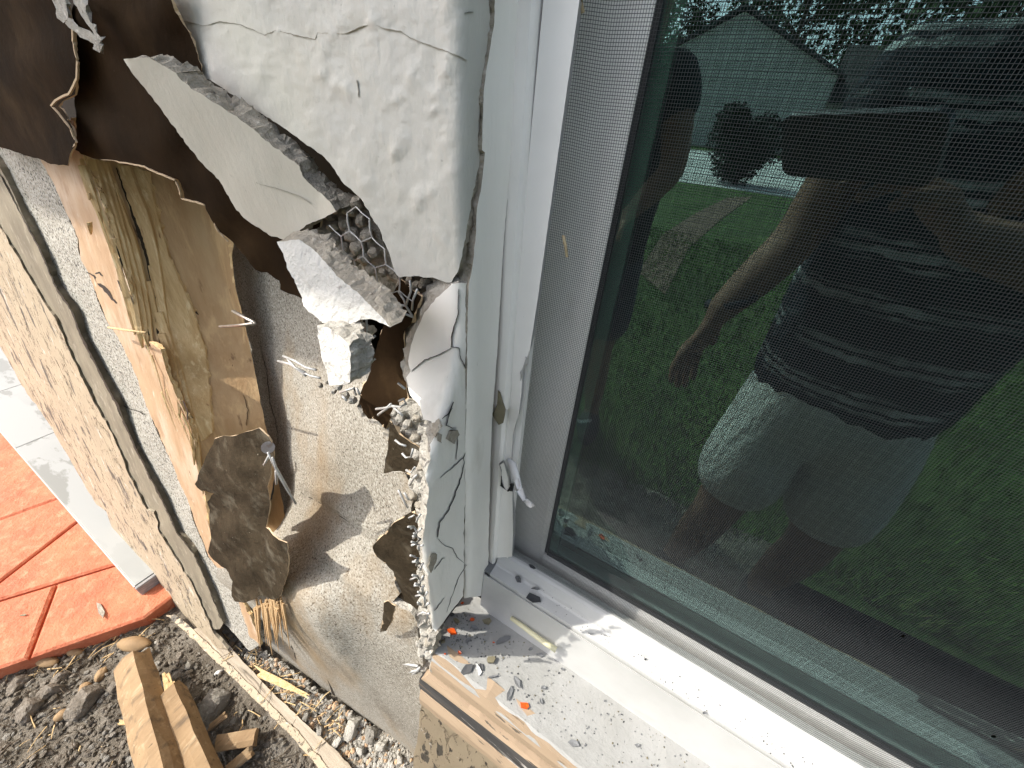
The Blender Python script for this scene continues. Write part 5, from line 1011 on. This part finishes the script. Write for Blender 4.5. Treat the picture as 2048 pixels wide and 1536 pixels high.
def person(name, label, P, shirt, legs, hairm):
    V = []; E = []
    pel = chain(V, E, [(P['pelvis'], (.15, .11))]); sp_1 = chain(V, E, [(P['belly'], (.15, .115)), (P['chest'], (.165, .11)), (P['neckb'], (.075, .065)), (P['neck'], .055)], pel)
    hd = Vector(P['head']); fw = Vector(P['face']).normalized()
    hv = chain(V, E, [(hd-Vector((0, 0, .05))+fw*.02, (.068, .075)), (hd+Vector((0, 0, .02)), (.078, .092)), (hd+Vector((0, 0, .085)), (.055, .065))], sp_1)
    chain(V, E, [(hd+fw*.085-Vector((0, 0, .015)), .016), (hd+fw*.112-Vector((0, 0, .028)), .012)], hv-1)
    rt = fw.cross(Vector((0, 0, 1))).normalized()
    for s in (-1, 1): chain(V, E, [(hd+rt*.085*s, .018), (hd+rt*.098*s+Vector((0, 0, .01)), .012)], hv-1)
    for sd in ('L', 'R'):
        a = chain(V, E, [(P['sh'+sd], .062), (P['el'+sd], .045), ((Vector(P['el'+sd])*.45+Vector(P['wr'+sd])*.55), .041), (P['wr'+sd], .028)], 2)
        hand(V, E, a, P['wr'+sd], P['hd'+sd][0], P['hd'+sd][1], P['hd'+sd][2])
        l = chain(V, E, [(P['hip'+sd], .10), ((Vector(P['hip'+sd])+Vector(P['kn'+sd]))/2, .085), (P['kn'+sd], .060), ((Vector(P['kn'+sd])*.6+Vector(P['an'+sd])*.4), .060), (P['an'+sd], .040), (P['to'+sd], (.042, .030))], pel)
    b = skin(name, V, E, M['skin']); tag(b, label, 'person')
    sm_ = b.modifiers.new('soften', 'SMOOTH'); sm_.factor = .5; sm_.iterations = 4
    V = []; E = []
    r0 = chain(V, E, [(Vector(P['pelvis'])+Vector((0, 0, -.12)), (.20, .165)), (Vector(P['pelvis'])+Vector((0, 0, .02)), (.205, .165)), (P['belly'], (.20, .155)), (P['chest'], (.205, .135)), (P['neckb'], (.10, .08))])
    for sd in ('L', 'R'):
        chain(V, E, [(P['sh'+sd], .085), (Vector(P['sh'+sd])*.45+Vector(P['el'+sd])*.55, .088)], 3)
    skin('shirt', V, E, shirt, b)
    V = []; E = []
    r0 = chain(V, E, [(Vector(P['pelvis'])+Vector((0, 0, .10)), (.165, .135)), (Vector(P['pelvis'])+Vector((0, 0, .02)), (.175, .14)), (Vector(P['pelvis'])+Vector((0, 0, -.05)), (.165, .135))])
    for sd in ('L', 'R'):
        h_, k_ = Vector(P['hip'+sd]), Vector(P['kn'+sd]); chain(V, E, [(h_*.8+k_*.2, .115), (h_*.5+k_*.5, .115), (h_*.08+k_*.92, .105)], r0)
    skin('shorts' if legs is M['shorts'] else 'trousers', V, E, legs, b)
    face(b, P['head'], P['face'], hairm, M['skin'])
    for sd in ('L', 'R'):
        bm = bmesh.new(); a, t_ = Vector(P['an'+sd]), Vector(P['to'+sd]); d = (t_-a); d.z = 0; d.normalize(); c = a*.45+t_*.55; rock(bm, Vector((c.x, c.y, .045)), .13, 3, 3, (.42, 1.05, .42), .06, Matrix.Rotation(math.atan2(-d.x, d.y), 3, 'Z')); obj('shoe', bm, M['black_cloth'], b, smooth=True)
    return b
PH = dict(pelvis=(.31, -.72, -.44), belly=(.30, -.70, -.28), chest=(.295, -.71, -.04), neckb=(.30, -.72, .14), neck=(.30, -.70, .20), head=(.29, -.66, .33), face=(-.15, 1, -.35),
          shL=(.13, -.71, .08), elL=(.085, -.64, -.17), wrL=(.005, -.50, -.29), hdL=((-.25, .25, -1), (-.4, .9, .1), .25),
          shR=(.47, -.70, .08), elR=(.47, -.50, -.14), wrR=(.215, -.355, -.085), hdR=((-.75, .35, .55), (.45, .75, -.2), .55),
          hipL=(.225, -.70, -.52), knL=(.185, -.58, -.86), anL=(.17, -.68, -1.22), toL=(.13, -.54, -1.27), hipR=(.40, -.72, -.52), knR=(.42, -.62, -.88), anR=(.43, -.72, -1.22), toR=(.47, -.57, -1.27))
ph = person('person', 'person in a dark striped shirt and pale shorts photographing the wall, mirrored in the glass', PH, M['shirt'], M['shorts'], M['hair'])
bm = bmesh.new(); wv = Vector(PH['wrL'])+Vector((.012, -.02, .018+H)); bmesh.ops.create_circle
tt = [wv+Vector((.036*math.cos(a), .030*math.sin(a), .016*math.cos(a))) for a in (2*math.pi*i/16 for i in range(17))]; tube(bm, tt, .007, 6); obj('wrist_band', bm, M['denim'], ph, smooth=True)
P2 = dict(pelvis=(-.50, -1.25, -.40), belly=(-.49, -1.25, -.24), chest=(-.48, -1.24, 0), neckb=(-.47, -1.24, .17), neck=(-.47, -1.23, .23), head=(-.46, -1.20, .36), face=(.5, .8, -.4),
          shL=(-.64, -1.26, .11), elL=(-.69, -1.24, -.16), wrL=(-.68, -1.14, -.38), hdL=((.05, .2, -1), (0, 1, .2), .25),
          shR=(-.33, -1.22, .11), elR=(-.27, -1.16, -.12), wrR=(-.33, -1.02, -.23), hdR=((-.3, .8, -.4), (.6, .2, .2), .35),
          hipL=(-.59, -1.25, -.47), knL=(-.60, -1.20, -.83), anL=(-.60, -1.26, -1.22), toL=(-.58, -1.11, -1.27), hipR=(-.41, -1.25, -.47), knR=(-.38, -1.18, -.83), anR=(-.37, -1.26, -1.22), toR=(-.33, -1.11, -1.27))
person('person', 'person in plain black clothes standing on the lawn, mirrored at the left of the glass', P2, M['black_cloth'], M['denim'], M['hair'])
# phone: lens at the camera, back parallel to the picture
po = EYE-fwd*.0075
def rrect(w0, h0, rad, n=7):
    return [(cx_+rad*math.cos(math.pi/2*(q+k/n)), cy_+rad*math.sin(math.pi/2*(q+k/n))) for q, (cx_, cy_) in enumerate(((w0-rad, h0-rad), (rad, h0-rad), (rad, rad), (w0-rad, rad))) for k in range(n+1)]
def slabp(bm, out, f0, f1, ins=0):
    A_ = [bm.verts.new(po+right*(u-.013)+down*(v-.013)-fwd*f0) for u, v in out]; B_ = [bm.verts.new(po+right*(u-.013)+down*(v-.013)-fwd*f1) for u, v in out]; n = len(out)
    bm.faces.new(A_); bm.faces.new(B_[::-1])
    for i in range(n): bm.faces.new((A_[i], A_[(i+1) % n], B_[(i+1) % n], B_[i]))
bm = bmesh.new(); slabp(bm, rrect(.147, .072, .012), 0, .008)
phn = tag(obj('phone', bm, M['phone']), 'black phone held sideways in the right hand of the striped person', 'phone')
bm = bmesh.new()
for (a, b) in ((0.012, .012), (.012, -.004), (-.002, .016)):
    c = po+right*(.012+a)+down*(b)-fwd*.0005; bmesh.ops.create_cone(bm, cap_ends=True, segments=20, radius1=.006, radius2=.0055, depth=.002, matrix=Matrix.Translation(c) @ fwd.to_track_quat('Z', 'Y').to_matrix().to_4x4())
obj('camera_lens', bm, M['lens'], phn)
bm = bmesh.new(); slabp(bm, [(u+.003, v+.003) for u, v in rrect(.141, .066, .009)], .0079, .0084); obj('screen', bm, M['carglass'], phn)

# ================================================================== ACROSS THE LAWN (only in the reflection)
def mir(px, py, yv): p = hit_y(px, py, yv); return Vector((p.x, -yv, p.z))
def gnd(px, py): p = hit_z(px, py, -1.33); return Vector((p.x, -p.y, p.z))
g1, g2 = gnd(1560, 392), gnd(1560, 318)
yr0, yr1 = g1.y, min(g2.y, g1.y-3)
bm = bmesh.new(); bx(bm, (-60, yr1, -1.36), (60, yr0, -1.316)); tag(obj('driveway', bm, M['road']), kind='structure')
bm = bmesh.new(); q = [gnd(*a) for a in ((1276, 545), (1325, 470), (1395, 425), (1455, 396), (1505, 394), (1440, 440), (1375, 500), (1330, 590))]; lo = [bm.verts.new((p.x, p.y, H-1.34)) for p in q]; hi = [bm.verts.new((p.x, p.y, H-1.318)) for p in q]
bm.faces.new(hi)
for i in range(8): bm.faces.new((lo[i], lo[(i+1) % 8], hi[(i+1) % 8], hi[i]))
tag(obj('mulch_path', bm, M['mulch']), kind='structure')
YH = 38.0
hL, hR, ap, ev = mir(1400, 120, YH), mir(1660, 190, YH), mir(1492, 18, YH), mir(1655, 150, YH)
hs = empty('neighbour_house', ((hL.x+hR.x)/2, -YH, 0), 'grey gabled house across the lawn, mirrored in the glass', 'house')
xa = ap.x; half = hR.x-xa; zt = ap.z-H; ze = ev.z-H
bm = bmesh.new(); prof = [(xa-half, -1.34), (xa+half, -1.34), (xa+half, ze), (xa, zt-.1), (xa-half, ze)]
f0 = [bm.verts.new((x, -YH, H+z)) for x, z in prof]; f1 = [bm.verts.new((x, -YH-14, H+z)) for x, z in prof]
bm.faces.new(f0); bm.faces.new(f1[::-1])
for i in range(5): bm.faces.new((f0[i], f0[(i+1) % 5], f1[(i+1) % 5], f1[i]))
obj('wall', bm, M['house'], hs)
for s in (-1, 1):
    bm = bmesh.new(); e = xa+s*(half+.5); zz = ze-.5*(zt-ze)/half
    v = [bm.verts.new((x, y, H+z+dz)) for dz in (.02, .2) for (x, y, z) in ((xa, -YH+.5, zt), (e, -YH+.5, zz), (e, -YH-14.5, zz), (xa, -YH-14.5, zt))]
    for ix in ((0, 1, 2, 3), (7, 6, 5, 4), (0, 4, 5, 1), (1, 5, 6, 2), (2, 6, 7, 3), (3, 7, 4, 0)): bm.faces.new([v[i] for i in ix])
    obj('roof', bm, M['roof'], hs)
wx = xa+half; bm = bmesh.new(); bx(bm, (wx+.1, -YH-10, -1.34), (wx+14, -YH-2, ze-1.2)); obj('wing_wall', bm, M['house'], hs)
bm = bmesh.new(); prism(bm, [(-YH-1.0, ze-1.4), (-YH-6, ze+1.9), (-YH-11, ze-1.4), (-YH-11, ze-1.1), (-YH-6, ze+2.2), (-YH-1.0, ze-1.1)], 'x', wx+.08, wx+14.4); obj('wing_roof', bm, M['roof'], hs)
def tree(x, y, h, r, seed, label, n=2600):
    e = empty('tree', (x, y, -.03), label, 'tree'); rnd = random.Random(seed); base = Vector((x, y, -.03)); bm = bmesh.new()
    tube(bm, [base, base+Vector((.1, 0, h*.25)), base+Vector((-.05, .1, h*.5)), base+Vector((0, 0, h*.8))], r*.07, 8, .25); tips = []
    for i in range(9):
        a = i*2.4; z0_ = h*(.3+.05*i); st_ = base+Vector((0, 0, z0_)); en = base+Vector((math.cos(a)*r*.75, math.sin(a)*r*.75, z0_+h*.18)); tube(bm, [st_, (st_+en)/2+Vector((0, 0, h*.03)), en], r*.03, 5, .3); tips.append(en)
    obj('trunk', bm, M['bark'], e); bm = bmesh.new(); cl = [(base+Vector((0, 0, h*.8)), r*.55)]+[(t, r*rnd.uniform(.3, .5)) for t in tips]
    for i in range(n):
        c, rr = rnd.choice(cl); d = Vector((rnd.gauss(0, 1), rnd.gauss(0, 1), rnd.gauss(0, .8))).normalized()*rr*rnd.uniform(.5, 1.05); p = c+d; s = r*.05*rnd.uniform(.6, 1.3); a = Vector((rnd.uniform(-1, 1), rnd.uniform(-1, 1), rnd.uniform(-1, 1))).normalized(); b = a.orthogonal().normalized()
        bm.faces.new([bm.verts.new(q) for q in (p-a*s, p+b*s*.6, p+a*s, p-b*s*.6)])
    obj('crown', bm, M['leaf'], e, recalc=False)
t1 = mir(1600, 60, 62); tree(t1.x, t1.y, 19, 7.0, 1, 'large dark tree rising behind the neighbour house roof')
t2 = mir(1950, 150, 40); tree(t2.x, t2.y, 13, 6.0, 2, 'rounded green tree to the right of the neighbour house')
t3 = mir(1300, 200, 45); tree(t3.x, t3.y, 12, 4.0, 3, 'smaller tree to the left of the neighbour house')
# dark rounded shrub at the edge of the lawn
def shrub(px, py0, py1, yv, wpx, seed, label):
    a, b = mir(px, py0, yv), mir(px+wpx, py0, yv); base = mir(px, py1, yv); r = abs(b.x-a.x); h = a.z+.03; e = empty('shrub', (a.x, -yv, -.03), label, 'shrub'); rnd = random.Random(seed); bm = bmesh.new(); bs = bm_s = bmesh.new()
    for i in range(7):
        q = i*.9; tube(bs, [Vector((a.x, -yv, -.03)), Vector((a.x+math.cos(q)*r*.4, -yv+math.sin(q)*r*.4, h*.45)), Vector((a.x+math.cos(q)*r*.7, -yv+math.sin(q)*r*.7, h*.75))], .04, 5, .3)
    obj('stem', bs, M['bark'], e); bm = bmesh.new(); c = [(Vector((a.x+rnd.uniform(-.6, .6)*r, -yv+rnd.uniform(-.5, .5)*r, h*rnd.uniform(.2, .8))), r*rnd.uniform(.38, .55)) for _ in range(14)]
    for i in range(5200):
        p0, rr = rnd.choice(c); d = Vector((rnd.gauss(0, 1), rnd.gauss(0, 1), rnd.gauss(0, 1))).normalized()*rr*rnd.uniform(.6, 1.05); p = p0+d; k = r*.06*rnd.uniform(.6, 1.3); u = Vector((rnd.uniform(-1, 1), rnd.uniform(-1, 1), rnd.uniform(-1, 1))).normalized(); v = u.orthogonal().normalized()
        bm.faces.new([bm.verts.new(q) for q in (p-u*k, p+v*k*.6, p+u*k, p-v*k*.6)])
    obj('crown', bm, M['shrub_leaf'], e, recalc=False)
shrub(1530, 200, 335, -yr0+1.2, 95, 9, 'dark rounded shrub at the edge of the lawn, mirrored beside the phone')
